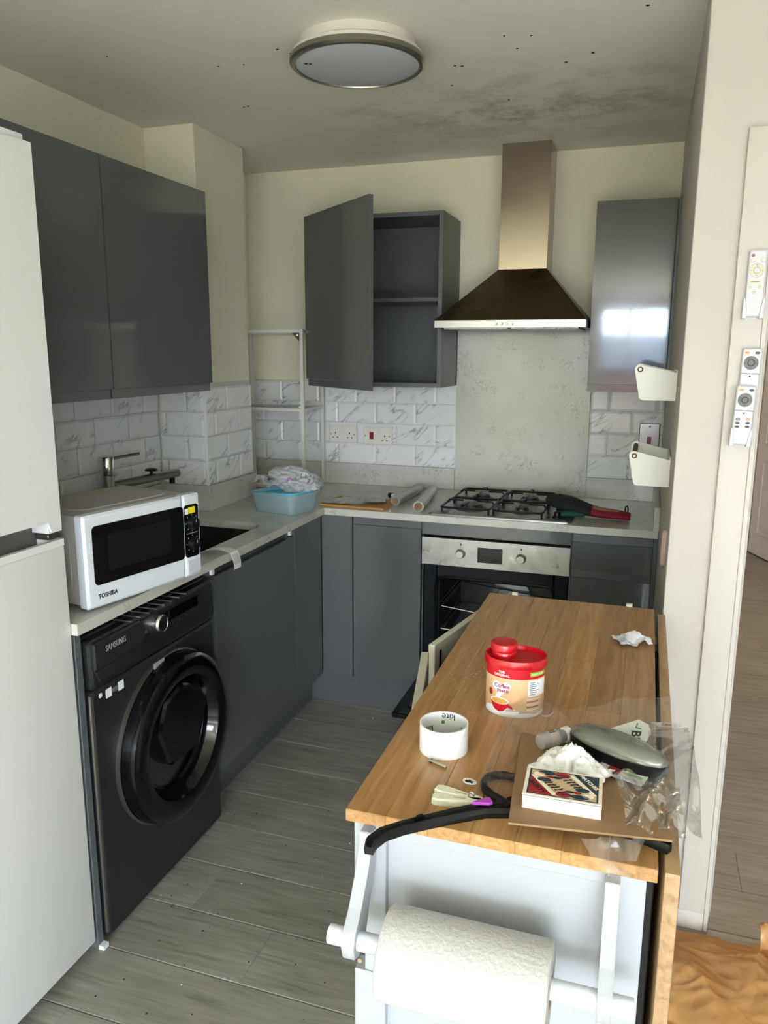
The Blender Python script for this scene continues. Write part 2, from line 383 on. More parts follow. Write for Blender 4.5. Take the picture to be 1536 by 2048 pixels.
def crease(p, s, seed=0.0):
    q = Vector((p[0] * s + seed, p[1] * s - seed * .7, p[2] * s + seed * .3))
    return 1 - abs(noise.noise(q)) * 2.2 + 0.5 * (0.5 - abs(noise.noise(q * 2.3)))
def crumple(bm, c, rad, amp, s, seed, sub=4):
    r = bmesh.ops.create_icosphere(bm, subdivisions=sub, radius=1.0); c = Vector(c)
    for v in r['verts']:
        d = v.co.normalized(); k = 1 + amp * (crease(d, s, seed) - 0.6)
        v.co = c + Vector((d.x * rad[0] * k, d.y * rad[1] * k, d.z * rad[2] * k))
    return bm

H = 2.395; ZW = 0.91
# ------------------------------------------------------------------ the shell
PITCH = 0.195; Y0 = -1.549
fl = struct(qbox('floor', 'grout', None, -0.1, -10.1, -0.08, 4.7, 3.2, -0.0045)); fl.data.materials[0] = MATS['charcoal']
plank_cache = {}
known = {-2: 0.78, -3: 1.041, 1: 2.277, 11: 2.517}
for k in range(-9, 24):
    ya = Y0 + PITCH * k; yb = ya + PITCH
    x = known.get(k, random.uniform(0.1, 1.2)) - 1.22 * 3
    while x < 4.6:
        a, b = max(x, 0.0), min(x + 1.22, 4.6)
        if b - a > 0.03 and not (yb > 0.02 and b < 2.1):
            key = (round(b - a, 3)); w = b - a
            if key not in plank_cache:
                bm = box(NB(), -w / 2, -PITCH / 2 + 0.0009, -0.006, w / 2, PITCH / 2 - 0.0009, 0.0, 0.0018)
                bmesh.ops.recalc_face_normals(bm, faces=bm.faces[:])
                me = bpy.data.meshes.new('plank'); bm.to_mesh(me); bm.free(); plank_cache[key] = me
            o = mesh_obj('plank', plank_cache[key], 'grey_oak', fl); o.location = ((a + b) / 2, (ya + yb) / 2, 0)
        x += 1.22
o = qbox('floor_rear', 'grey_oak', None, 0, -10.0, -0.0045, 4.6, Y0 - 9 * PITCH, 0.0); struct(o)
struct(qbox('ceiling', 'ceiling_paint', None, -0.1, -10.1, H, 4.7, 3.2, H + 0.08))
wl = struct(qbox('wall_left', 'wall_paint', None, -0.1, -10.1, 0, 0, 0.1, H))
wb = struct(qbox('wall_back', 'wall_paint', None, 0, 0, 0, 1.99, 0.1, H))
wr = struct(qbox('wall_right', 'wall_white', None, 1.99, -1.556, 0, 2.155, 3.1, H, 0.002))
wp = struct(qbox('wall_pillar', 'wall_paint', None, 0, -0.834, ZW, 0.222, -0.448, H, 0.002))
bm = NB(); box(bm, 2.155, -1.556, 2.03, 3.0, -1.42, H); box(bm, 3.0, -1.556, 0, 4.6, -1.42, H)
struct(obj('wall_hall_front', bm, 'wall_white'))
struct(qbox('wall_hall_end', 'wall_white', None, 2.155, 3.1, 0, 3.4, 3.2, H))
struct(qbox('wall_hall_right', 'wall_white', None, 3.3, -1.42, 0, 3.4, 3.1, H))
bm = NB(); box(bm, 4.6, -10.1, 0, 4.7, VY0, H); box(bm, 4.6, VY1, 0, 4.7, -1.42, H); box(bm, 4.6, VY0, 0, 4.7, VY1, VZ0); box(bm, 4.6, VY0, VZ1, 4.7, VY1, H)
struct(obj('wall_living', bm, 'wall_white'))
bm = NB(); box(bm, 0, WY - 0.1, 0, WX0, WY, H); box(bm, WX1, WY - 0.1, 0, 4.6, WY, H); box(bm, WX0, WY - 0.1, 0, WX1, WY, WZ0); box(bm, WX0, WY - 0.1, WZ1, WX1, WY, H)
struct(obj('wall_rear', bm, 'wall_white'))
# window behind the photographer
win = bpy.data.objects.new('window_1', None); C.objects.link(win); win.location = (WX0, WY, WZ0); struct(win)
W_, H_ = WX1 - WX0, WZ1 - WZ0
bm = NB(); fw = 0.045
for a in (0, W_ - fw): box(bm, a, -0.08, 0, a + fw, -0.03, H_)
for a in (0, H_ - fw): box(bm, fw, -0.08, a, W_ - fw, -0.03, a + fw)
mull = [0.44, 1.2, 1.9, 2.62]
for a in mull: box(bm, a - 0.02, -0.08, fw, a + 0.02, -0.03, H_ - fw)
for z in (1.57, 0.95): box(bm, fw, -0.075, z, W_ - fw, -0.035, z + 0.03)
obj('window_frame', bm, 'trim_paint', win)
xs = [fw] + mull + [W_ - fw]
for a, b in zip(xs, xs[1:]):
    for z0, z1 in ((fw, 0.95), (0.98, 1.57), (1.60, H_ - fw)):
        qbox('pane', 'window_glass', win, a + 0.01, -0.058, z0, b - 0.01, -0.054, z1)
qbox('window_sill', 'trim_paint', win, -0.05, -0.02, -0.03, W_ + 0.05, 0.14, 0.0, 0.004)
w2 = bpy.data.objects.new('added_window', None); C.objects.link(w2); w2.location = (4.6, VY0, VZ0); struct(w2)  # extra out-of-view window, put in for its light
bm = NB(); L2, H2_ = VY1 - VY0, VZ1 - VZ0
for a in (0, L2 - fw): box(bm, 0.03, a, 0, 0.08, a + fw, H2_)
for a in (0, H2_ - fw): box(bm, 0.03, fw, a, 0.08, L2 - fw, a + fw)
for a in (1.2,): box(bm, 0.03, a - .02, fw, 0.08, a + .02, H2_ - fw)
obj('window_frame', bm, 'trim_paint', w2)
for a, b in ((fw, 1.2), (1.2, L2 - fw)): qbox('pane', 'window_glass', w2, 0.054, a + .01, fw, 0.058, b - .01, H2_ - fw)
qbox('window_sill', 'trim_paint', w2, -0.14, -0.05, -0.03, 0.02, L2 + .05, 0.0, 0.004)
struct(qbox('added_carpet', 'bounce_carpet', None, 0.3, -9.8, 0.0, 4.5, -3.2, 0.012, 0.003))  # pale floor covering added out of view to bounce sunlight
# outside
struct(qbox('ground', 'lawn', None, -30, -60, -3.2, 40, -11, -3.0))
hb = bpy.data.objects.new('wall_outdoor_terrace', None); C.objects.link(hb); hb.location = (-20, -34, -3.0); struct(hb)
qbox('house_wall', 'brick', hb, 0, -6, 0, 46, 0, 3.9)
bm = NB(); loft(bm, [[(0, .3, 3.9), (0, -6.3, 3.9), (0, -3, 5.4)], [(46, .3, 3.9), (46, -6.3, 3.9), (46, -3, 5.4)]]); obj('house_roof', bm, 'roof_slate', hb)
# wall tiles ------------------------------------------------------------
tcache = {}
def tile_field(parent, P, rz, w_all, z0, rows, first):
    """P = world point of the left bottom corner on the wall face, rz = rotation so that local -Y is outward; first = x of a seam in even rows (from the bottom)"""
    for r in range(rows):
        s = first if r % 2 == 0 else first + 0.1
        x = s - 0.2 * math.ceil(s / 0.2 + 2)
        while x < w_all:
            a, b = max(x, 0), min(x + 0.2, w_all)
            if b - a > 0.012:
                w = b - a - 0.0025; key = round(w, 3)
                if key not in tcache:
                    bm = NB(); t = min(0.009, w / 3); hw, hh = w / 2, 0.0487
                    loft(bm, [[(-hw, -hh, 0), (hw, -hh, 0), (hw, hh, 0), (-hw, hh, 0)], [(-hw, -hh, 0.004), (hw, -hh, 0.004), (hw, hh, 0.004), (-hw, hh, 0.004)],
                              [(-hw + t, -hh + t, 0.0078), (hw - t, -hh + t, 0.0078), (hw - t, hh - t, 0.0078), (-hw + t, hh - t, 0.0078)]])
                    bmesh.ops.recalc_face_normals(bm, faces=bm.faces[:]); me = bpy.data.meshes.new('tile'); bm.to_mesh(me); bm.free(); tcache[key] = me
                o = mesh_obj('tile', tcache[key], 'marble_tile', parent)
                q = Matrix.Rotation(rz, 4, 'Z') @ Vector(((a + b) / 2, 0, 0))
                o.matrix_world = Matrix.Translation(Vector(P) + q + Vector((0, 0, z0 + 0.1 * (r + 0.5)))) @ Matrix.Rotation(rz, 4, 'Z') @ Matrix.Rotation(R(90), 4, 'X')
            x += 0.2
def grout(name, parent, P, rz, w, z0, z1):
    o = obj(name, box(NB(), 0, -0.003, z0, w, 0, z1), 'grout', parent); o.matrix_world = Matrix.Translation(P) @ Matrix.Rotation(rz, 4, 'Z')
    return o
ZT = 1.012
grout('grout_bed', wb, (0.0, 0, 0), 0, 1.068, ZT, 1.415); tile_field(wb, (0.0, -0.003, 0), 0, 1.068, ZT, 4, 0.07)
grout('grout_bed', wb, (1.678, 0, 0), 0, 0.312, ZT - 0.01, 1.402); tile_field(wb, (1.678, -0.003, 0), 0, 0.312, ZT - 0.01, 4, 0.18)
grout('grout_bed', wl, (0, -2.16, 0), R(90), 1.326, ZT, 1.412); tile_field(wl, (0.003, -2.16, 0), R(90), 1.326, ZT, 4, 0.12)
grout('grout_bed', wp, (0.01, -0.834, 0), 0, 0.212, ZT, 1.428); tile_field(wp, (0.012, -0.837, 0), 0, 0.21, ZT, 4, 0.03)
grout('grout_bed', wp, (0.222, -0.834, 0), R(90), 0.386, ZT, 1.428); tile_field(wp, (0.225, -0.834, 0), R(90), 0.386, ZT, 4, 0.06)
qbox('corner_strip', 'white_plastic', wp, 0.2205, -0.8445, ZT, 0.2325, -0.8325, 1.43, 0.003, 2)
qbox('edge_strip', 'white_plastic', wb, 1.064, -0.011, ZT, 1.069, 0, 1.415)
# door frame and hall door -----------------------------------------------
bm = NB(); box(bm, 2.09, -1.572, 0.057, 2.155, -1.556, 2.05, 0.004, 2); box(bm, 2.155, -1.572, 1.99, 3.05, -1.556, 2.05, 0.004, 2)
struct(obj('trim_1', bm, 'trim_paint', None, True))
bm = NB(); box(bm, 2.155, -1.566, 0.0, 2.168, -1.41, 2.03, 0.002); box(bm, 2.168, -1.50, 0.0, 2.18, -1.46, 2.03, 0.002)
tr2 = struct(obj('trim_2', bm, 'trim_paint', None, True)); qbox('latch_plate', 'steel', tr2, 2.166, -1.556, 0.86, 2.1695, -1.535, 0.93)
struct(qbox('baseboard_right', 'skirting_dirty', None, 1.99, -1.566, 0.0, 2.155, -1.556, 0.057, 0.002))
dr = bpy.data.objects.new('door_1', None); C.objects.link(dr); struct(dr); dr.location = (2.76, 3.04, 0.0); dr.rotation_euler = (0, 0, math.atan2(-0.28, 0.11))
qbox('door_leaf', 'door_paint', dr, 0, 0, 0.01, 0.76, 0.036, 1.98, 0.002)
for x0, x1 in ((0.10, 0.34), (0.42, 0.66)):
    for z0, z1 in ((0.18, 0.75), (0.87, 1.45), (1.55, 1.86)):
        bm = NB(); w = 0.018
        box(bm, x0, -0.008, z0, x0 + w, 0, z1, .002); box(bm, x1 - w, -0.008, z0, x1, 0, z1, .002); box(bm, x0 + w, -0.008, z0, x1 - w, 0, z0 + w, .002); box(bm, x0 + w, -0.008, z1 - w, x1 - w, 0, z1, .002)
        obj('panel_moulding', bm, 'door_paint', dr)
        qbox('raised_panel', 'door_paint', dr, x0 + 0.045, -0.006, z0 + 0.045, x1 - 0.045, 0, z1 - 0.045, 0.005)
hl = thing('hall_ceiling_lamp', 'round white ceiling lamp glowing warm in the hallway', 'lamp', (2.72, 0.9, H))
obj('lamp_base', lathe(NB(), [(0.13, -0.03), (0.13, 0)]), 'lamp_frame', hl, True)
mat('hall_glow', rgb(255, 226, 190), 0.5, emit=((1.0, 0.80, 0.58, 1), 3.0))
obj('lamp_globe', lathe(NB(), [(0.02, -0.10), (0.08, -0.085), (0.115, -0.05), (0.12, -0.03)]), 'hall_glow', hl, True)
ld = bpy.data.lights.new('hall_lamp_light', 'POINT'); ld.energy = 9; ld.color = (1.0, 0.78, 0.56); ld.shadow_soft_size = 0.1
lo = bpy.data.objects.new('hall_lamp_light', ld); C.objects.link(lo); lo.location = (2.72, 0.9, H - 0.2)

# ------------------------------------------------------------------ worktop, sink, upstands
XW, YW = 0.655, -0.639
bm = NB(); zt0 = ZW - 0.029
SX0, SX1, SY0, SY1, SR = 0.15, 0.565, -1.52, -1.0, 0.07
box(bm, 0, -2.160, zt0, SX0, 0, ZW); box(bm, SX1, -2.160, zt0, XW, YW, ZW); box(bm, SX0, -2.160, zt0, SX1, SY0, ZW); box(bm, SX0, SY1, zt0, SX1, 0, ZW); box(bm, SX1, YW, zt0, XW, 0, ZW)
for cx, cy, a0 in ((SX1 - SR, SY1 - SR, 0), (SX0 + SR, SY1 - SR, 90), (SX0 + SR, SY0 + SR, 180), (SX1 - SR, SY0 + SR, 270)):
    arc = [(cx + SR * math.cos(R(a0 + 15 * k)), cy + SR * math.sin(R(a0 + 15 * k))) for k in range(7)]
    cor = (cx + SR * math.sqrt(2) * math.cos(R(a0 + 45)), cy + SR * math.sqrt(2) * math.sin(R(a0 + 45)))
    prism(bm, arc + [cor], zt0, ZW)
wt = thing('worktop', 'pale veined quartz worktop running round the corner under sink and hob', 'worktop', (0, 0, zt0))
def rel(bm, p): bmesh.ops.translate(bm, verts=bm.verts[:], vec=-Vector(p)); return bm
WTP = (0, 0, zt0)
obj('sink_run_slab', rel(bm, WTP), 'quartz', wt)
obj('hob_run_slab', rel(box(NB(), XW + 0.001, YW, zt0, 1.988, -0.001, ZW, 0.0015), WTP), 'quartz', wt)
def up(label, *a): return tag(qbox('upstand', 'quartz', None, *a), label, 'upstand', 'quartz upstands')
up('low quartz upstand along the back wall under white tiles left of hob', 0.02, -0.02, ZW, 1.068, -0.0005, ZT, 0.001)
up('low quartz upstand right of the hob, under the right wall cabinet', 1.678, -0.02, ZW, 1.968, -0.0005, ZT - 0.01, 0.001)
up('quartz upstand on the face of the tiled pillar, behind the tap', 0.02, -0.854, ZW, 0.242, -0.8345, ZT, 0.001)
up('quartz upstand on the side of the tiled pillar, beside the plastic tub', 0.2225, -0.834, ZW, 0.2425, -0.448, ZT, 0.001)
up('quartz upstand behind the microwave along the left wall', 0.0005, -2.17, ZW, 0.02, -0.855, ZT, 0.001)
up('narrow quartz upstand against the right wall beside the oven glove', 1.968, -0.639, ZW, 1.9895, -0.0005, ZW + 0.09, 0.001)
tag(qbox('splashback', 'quartz', None, 1.0695, -0.02, ZW, 1.6775, -0.0005, 1.66, 0.001), 'tall pale quartz splashback panel behind the hob', 'splashback')
sk = thing('sink', 'dark undermounted sink bowl between microwave and plastic tub', 'sink', (0, 0, 0.72))
bm = NB(); P1 = rrect(SX0 - 0.004, SY0 - 0.004, SX1 + 0.004, SY1 + 0.004, SR); P2 = rrect(SX0 + 0.03, SY0 + 0.03, SX1 - 0.03, SY1 - 0.03, SR * .8)
loft(bm, [[(x, y, zt0 - 0.001 - .72) for x, y in P1], [(x, y, 0.02) for x, y in P2]], cap0=False, cap1=True)
obj('bowl', bm, 'sink_black', sk, True); obj('drain', lathe(NB(), [(0.035, 0.021), (0.03, 0.026), (0.01, 0.024)], (0.36, -1.26, 0)), 'chrome', sk, True)
tp = thing('mixer_tap', 'chrome mixer tap with straight spout behind the microwave', 'tap', (0.095, -1.30, ZW))
obj('tap_body', lathe(NB(), [(0.03, 0), (0.03, 0.006), (0.0235, 0.01), (0.0235, 0.205), (0.021, 0.207)]), 'steel', tp, True)
obj('tap_head', lathe(NB(), [(0.026, 0.207), (0.027, 0.212), (0.027, 0.268), (0.024, 0.273), (0.01, 0.274)]), 'chrome', tp, True)
obj('lever', tube(NB(), [(0.0, 0.02, 0.262), (0.03, 0.15, 0.268)], 0.006, 12), 'chrome', tp, True)
sp = obj('spout', tube(NB(), [(0.005, 0.02, 0.165), (0.075, 0.33, 0.172)], 0.0165, 20), 'steel', tp, True)
obj('nozzle', cyl(NB(), (0.069, 0.30, 0.155), (0.069, 0.30, 0.135), 0.011), 'black_plastic', sp, True)
bm = NB(); cyl(bm, (0.045, 0.2, 0.185), (0.045, 0.2, 0.197), 0.006); lathe(bm, [(0.004, 0.196), (0.024, 0.197), (0.02, 0.204), (0.006, 0.207)], (0.045, 0.2, 0), 20); obj('diverter_knob', bm, 'black_plastic', sp, True)

# ------------------------------------------------------------------ base cabinets
PX = 0.555
def vdoor(name, parent, x0, x1, z0, z1, y, th=0.019, lip='top', m='gloss_grey'):
    """handleless door in a local frame facing -Y: slab with a finger groove along the top or the bottom"""
    bm = NB(); g, d = 0.03, 0.011
    if lip == 'top': prof = [(0, z0), (th, z0), (th, z1 - 0.001), (th - 0.003, z1), (th - 0.009, z1), (th - 0.011, z1 - 0.012), (0, z1 - 0.012)]
    elif lip == 'bottom': prof = [(0, z0 - g), (th - d, z0 - g), (th - d, z0 + 0.002), (th - 0.006, z0 + 0.004), (th - 0.005, z0), (th - 0.001, z0), (th, z0 + 0.001), (th, z1), (0, z1)]
    else: prof = [(0, z0), (th, z0), (th, z1), (0, z1)]
    loft(bm, [[(x0, y - p, z) for p, z in prof], [(x1, y - p, z) for p, z in prof]])
    return obj(name, bm, m, parent)
# sink base (faces +X): local frame rotated 90 degrees, origin at world (0.614,-1.493,0)
sb = thing('sink_base_cabinet', 'grey gloss sink cabinet with one handleless door beside the washing machine', 'cabinet', (0.614, -1.493, 0.0), R(90))
bm = NB(); box(bm, 0, 0.0, 0.15, 0.018, 0.55, zt0 - .002); box(bm, 0.586, 0.0, 0.15, 0.604, 0.55, zt0 - .002); box(bm, 0.018, 0.0, 0.15, 0.586, 0.55, 0.168); box(bm, 0.018, 0.53, 0.168, 0.586, 0.55, zt0 - .002)
obj('body', bm, 'grey_carcass', sb)
vdoor('door', sb, 0.002, 0.602, 0.158, 0.842, 0.0)
qbox('finger_rail', 'grey_rail', sb, 0.018, 0.012, 0.83, 0.586, 0.03, zt0 - .002)
for x in (0.002, 0.588): qbox('rail_end', 'white_plastic', sb, x, -0.010, 0.846, x + 0.014, 0.0, zt0 - .002)
cp = thing('corner_panel_cabinet', 'grey gloss blank corner panel between sink cabinet and back run', 'cabinet', (0.614, -0.888, 0.0), R(90))
qbox('front_panel', 'gloss_grey', cp, 0.0, -0.019, 0.158, 0.270, 0.0, zt0 - .002, 0.001)
qbox('body', 'grey_carcass', cp, 0.0, 0.0, 0.15, 0.20, 0.4, zt0 - .002)
YF = -0.598
cb = thing('corner_base_cabinet', 'blue grey corner base unit with a narrow post and one wide door left of oven', 'cabinet', (0.64, YF, 0.0))
qbox('corner_post', 'gloss_grey', cb, -0.005, -0.019, 0.158, 0.134, 0.0, zt0 - .002, 0.001)
qbox('body', 'grey_carcass', cb, 0.0, 0.0, 0.15, 0.433, 0.56, zt0 - .002)
vdoor('door', cb, 0.139, 0.434, 0.158, 0.845, 0.0); qbox('finger_rail', 'grey_rail', cb, 0.139, -0.011, 0.842, 0.434, 0.0, zt0 - .002)
oh = thing('oven_housing', 'grey oven housing with blank strip above the built in oven', 'cabinet', (1.077, YF, 0.0))
bm = NB(); box(bm, 0, 0, 0.15, 0.004, 0.56, zt0 - .002); box(bm, 0.595, 0, 0.15, 0.6, 0.56, zt0 - .002); box(bm, 0.004, 0, 0.15, 0.595, 0.56, 0.2); box(bm, 0.004, 0.0, 0.825, 0.595, 0.02, zt0 - .002); obj('body', bm, 'grey_carcass', oh)
qbox('front_strip', 'gloss_grey', oh, 0.001, -0.019, 0.826, 0.597, 0.0, zt0 - .002, 0.001)
db = thing('drawer_cabinet', 'dark grey base unit with handleless drawers right of the oven', 'cabinet', (1.679, YF, 0.0))
qbox('body', 'grey_carcass', db, 0, 0, 0.15, 0.293, 0.56, zt0 - .002)
for z0, z1, nm in ((0.731, 0.843, 'drawer_front'), (0.445, 0.702, 'drawer_front'), (0.158, 0.416, 'drawer_front')):
    vdoor(nm, db, 0.001, 0.292, z0, z1, 0.0); qbox('finger_rail', 'grey_rail', db, 0.001, -0.011, z1 - 0.002, 0.292, 0.0, min(z1 + 0.03, zt0 - .002))
tag(qbox('filler_panel', 'grey_rail', None, 1.973, -0.617, 0.0, 1.9885, -0.05, zt0 - .001), 'narrow dark grey filler panel between drawers and right wall', 'panel')
bm = NB()
tag(qbox('plinth', 'gloss_grey', None, 0.548, -0.555, 0.0, 1.972, -0.539, 0.15, 0.001), 'long grey plinth board under the oven run', 'plinth', 'kitchen plinths')
tag(qbox('plinth', 'gloss_grey', None, PX - 0.016, -1.493, 0.0, PX, -0.556, 0.15, 0.001), 'dark grey plinth board under the sink cabinet', 'plinth', 'kitchen plinths')
bm = NB(); box(bm, 0.02, -2.152, 0.0, 0.636, -2.129, zt0 - 0.001, 0.002)
ep = thing('end_panel', 'tall grey end panel squeezed between fridge and washing machine', 'panel', (0, 0, 0)); obj('panel_board', bm, 'appliance_grey', ep); ep.children[0].data.materials[0] = MATS['grey_rail']
qbox('foot', 'white_plastic', ep, 0.600, -2.150, 0.0, 0.652, -2.131, 0.012)

# ------------------------------------------------------------------ oven, hob, hood
ov = thing('built_in_oven', 'stainless built in oven standing open below the hob', 'oven', (1.0795, -0.599, 0.205))
qbox('fascia', 'steel_smudged', ov, 0, -0.02, 0.497, 0.595, 0.0, 0.611, 0.001)
bm = NB(); t_ = 0.02
box(bm, 0.004, 0.0, 0, 0.06, 0.03, 0.496, .004); box(bm, 0.535, 0.0, 0, 0.591, 0.03, 0.496, .004); box(bm, 0.06, 0.0, 0.44, 0.535, 0.03, 0.496, .004); box(bm, 0.06, 0.0, 0, 0.535, 0.03, 0.05, .004)
obj('front_frame', bm, 'oven_enamel', ov, True)
bm = NB(); box(bm, 0.06, 0.03, 0.05, 0.064, 0.45, 0.44); box(bm, 0.531, 0.03, 0.05, 0.535, 0.45, 0.44); box(bm, 0.06, 0.03, 0.046, 0.535, 0.45, 0.05); box(bm, 0.06, 0.03, 0.44, 0.535, 0.45, 0.444); box(bm, 0.06, 0.45, 0.046, 0.535, 0.455, 0.444)
obj('cavity', bm, 'oven_inside', ov)
bm = NB()
P = [Vector((math.cos(a) * 0.17, math.sin(a) * 0.14, 0)) for a in [i * 2 * math.pi / 40 for i in range(41)]]
obj('seal', tube(NB(), [(p[0], -0.004, p[1]) for p in [(x, z) for x, z in rrect(0.058, 0.048, 0.537, 0.442, 0.03, 4)] + [rrect(0.058, 0.048, 0.537, 0.442, 0.03, 4)[0]]], 0.006, 6), 'black_plastic', ov, True)
for z in (0.11, 0.2, 0.3, 0.39):
    for dz in (0, 0.02): obj('shelf_runner', tube(NB(), [(0.067, 0.04, z + dz), (0.067, 0.42, z + dz)], 0.0025, 6), 'chrome', ov, True)
bm = NB()
def rackbars(zz, tilt): 
    for k in range(11): tube(bm, [(0.08 + 0.0435 * k, 0.04, zz + tilt * k), (0.08 + 0.0435 * k, 0.42, zz + tilt * k)], 0.0015, 5)
    tube(bm, [(0.075, 0.035, zz), (0.52, 0.035, zz + tilt * 10.2)], 0.003, 6); tube(bm, [(0.075, 0.42, zz), (0.52, 0.42, zz + tilt * 10.2)], 0.003, 6)
rackbars(0.305, -0.0045); obj('wire_shelf', bm, 'chrome', ov, True); bm = NB(); rackbars(0.205, -0.001); obj('wire_shelf', bm, 'chrome', ov, True)
bm = NB(); lathe(bm, [(0.09, 0.0), (0.09, 0.012), (0.02, 0.018)], (0.3, 0.449, 0.25), 28, 'y'); obj('fan_cover', bm, 'drum_steel', ov, True)
ovd = thing
od = obj('oven_door', box(NB(), 0.002, -0.42, 0.0, 0.593, -0.004, 0.022, .003), 'black_gloss', ov, True)
obj('door_glass', box(NB(), 0.05, -0.36, 0.022, 0.545, -0.05, 0.026, .002), 'dark_glass', od, True)
bm = NB(); tube(bm, [(0.08, -0.36, -0.03), (0.515, -0.36, -0.03)], 0.009, 10); 
for x in (0.1, 0.495): box(bm, x - .008, -0.368, -0.03, x + .008, -0.352, 0.0)
obj('door_handle', bm, 'steel', od, True)
obj('door_trim', box(NB(), 0.03, -0.418, 0.022, 0.565, -0.375, 0.025, .001), 'charcoal', od)
for x in (0.163, 0.407):
    k = obj('knob', lathe(NB(), [(0.020, 0.0), (0.020, 0.004), (0.017, 0.006), (0.016, 0.024), (0.0145, 0.026), (0.004, 0.0262)], (x, -0.02, 0.553), 28, 'y'), 'steel', ov, True)
    qbox('indicator_mark', 'ink', ov, x - 0.003, -0.0205, 0.586, x + 0.003, -0.02, 0.594)
ds = qbox('display', 'black_gloss', ov, 0.232, -0.0215, 0.522, 0.332, -0.02, 0.584, 0.0005)
qbox('display_window', 'charcoal', ds, 0.246, -0.0222, 0.553, 0.319, -0.0214, 0.578)
for x in (0.252, 0.281, 0.311): obj('touch_key', lathe(NB(), [(0.003, 0), (0.0025, .0006)], (x, -0.0215, 0.535), 12, 'y'), 'charcoal', ds)
hob = thing('gas_hob', 'stainless four burner gas hob set in the worktop', 'hob', (1.385, -0.365, ZW))
obj('hob_plate', prism(NB(), rrect(-0.285, -0.25, 0.285, 0.25, 0.02), 0.0, 0.006, None, 0.002), 'steel_smudged', hob, True)
for (bx, by, r) in ((-0.135, -0.11, 0.05), (-0.135, 0.13, 0.035), (0.075, -0.11, 0.028), (0.075, 0.13, 0.04)):
    b_ = obj('burner', lathe(NB(), [(r + 0.018, 0.006), (r + 0.016, 0.009), (r, 0.010), (r, 0.020), (r * .95, 0.022)], (bx, by, 0), 32), 'burner_grey', hob, True)
    obj('burner_cap', lathe(NB(), [(r * .86, 0.022), (r * .84, 0.027), (r * .5, 0.029)], (bx, by, 0), 32), 'cast_iron', b_, True)
for cx in (-0.135, 0.075):
    bm = NB(); hw, z1 = 0.099, 0.042
    for y0, y1 in ((-0.235, -0.005), (0.005, 0.235)):
        rp = rrect(cx - hw, y0, cx + hw, y1, 0.02, 3); tube(bm, [(x, y, 0.030) for x, y in rp] + [(rp[0][0], rp[0][1], 0.030)], 0.005, 6)
        cy = (y0 + y1) / 2
        for (ax, ay) in ((-1, 0), (1, 0), (0, -1), (0, 1)):
            p0 = (cx + ax * hw, cy + ay * 0.115, 0.030); tube(bm, [p0, (cx + ax * hw * .9, cy + ay * 0.105, z1), (cx + ax * 0.03, cy + ay * 0.03, z1 + (.012 if ay > 0 else 0))], 0.004, 6)
        for sx in (-1, 1):
            for sy in (y0 + .01, y1 - .01): tube(bm, [(cx + sx * (hw - .004), sy, 0.030), (cx + sx * (hw - .004), sy, 0.0065)], 0.005, 6)
    obj('pan_support', bm, 'cast_iron', hob, True)
for k in range(4): obj('control_knob', lathe(NB(), [(0.019, 0.006), (0.019, 0.012), (0.014, 0.014), (0.013, 0.03), (0.01, 0.032)], (0.225, -0.18 + 0.085 * k, 0), 24), 'black_plastic', hob, True)
hd = thing('cooker_hood', 'tall stainless chimney cooker hood above the hob', 'hood', (1.076, -0.4655, 1.65))
qbox('control_strip', 'steel', hd, 0, 0, 0, 0.598, 0.014, 0.030, 0.001)
bm = NB(); box(bm, 0.002, 0.0142, 0.002, 0.596, 0.443, 0.030); obj('canopy_base', bm, 'charcoal_dark', hd)
bm = NB(); loft(bm, [[(0, 0, 0.0302), (0.598, 0, 0.0302), (0.598, 0.4445, 0.0302), (0, 0.4445, 0.0302)], [(0.204, 0.272, 0.247), (0.406, 0.272, 0.247), (0.406, 0.4645, 0.247), (0.204, 0.4645, 0.247)]]); obj('canopy', bm, 'steel_brown', hd)
qbox('chimney', 'steel_chimney', hd, 0.205, 0.274, 0.2472, 0.405, 0.4645, H - 1.651)
for k in range(4): obj('button', lathe(NB(), [(0.0055, 0), (0.005, 0.003), (0.003, 0.005)], (0.253 + 0.0208 * k, 0.0, 0.0145), 16, 'y'), 'chrome', hd, True)
for x0 in (0.03, 0.305): qbox('grease_filter', 'steel_smudged', hd, x0, 0.04, -0.004, x0 + 0.262, 0.40, 0.002)

# ------------------------------------------------------------------ wall cabinets
def wallcab_left(y0, y1, label):
    t = thing('wall_cabinet', label, 'cabinet', (0.342, y0, 1.41), R(90), 'grey cabinets on the left wall')
    w = y1 - y0; qbox('body', 'grey_carcass', t, 0, 0, 0.004, w, 0.341, 0.70)
    vdoor('door', t, 0.003, w - 0.003, 0.028, 0.702, 0.0, lip='bottom'); return t
wallcab_left(-1.58, -0.997, 'grey gloss wall cabinet next to the pillar, above the tap')
wallcab_left(-2.163, -1.58, 'grey gloss wall cabinet half hidden behind the fridge, above the microwave')
oc = thing('open_wall_cabinet', 'grey wall cabinet standing empty with its door swung open', 'cabinet', (0.468, -0.313, 1.404))
bm = NB(); W2, H2, D2, t_ = 0.60, 0.724, 0.3125, 0.018
box(bm, 0, 0, 0, t_, D2, H2); box(bm, W2 - t_, 0, 0, W2, D2, H2); box(bm, t_, 0, 0, W2 - t_, D2, t_); box(bm, t_, 0, H2 - t_, W2 - t_, D2, H2); box(bm, t_, D2 - 0.012, t_, W2 - t_, D2, H2 - t_)
obj('body', bm, 'grey_carcass', oc)
qbox('shelf', 'grey_carcass', oc, t_, 0.03, 0.362, W2 - t_, D2 - 0.013, 0.378, 0.001)
dpiv = vdoor('door', oc, 0.0, 0.592, 0.03, H2 - 0.002, 0.0, lip='bottom'); dpiv.location = (-0.008, -0.005, 0); dpiv.rotation_euler = (0, 0, R(-42))
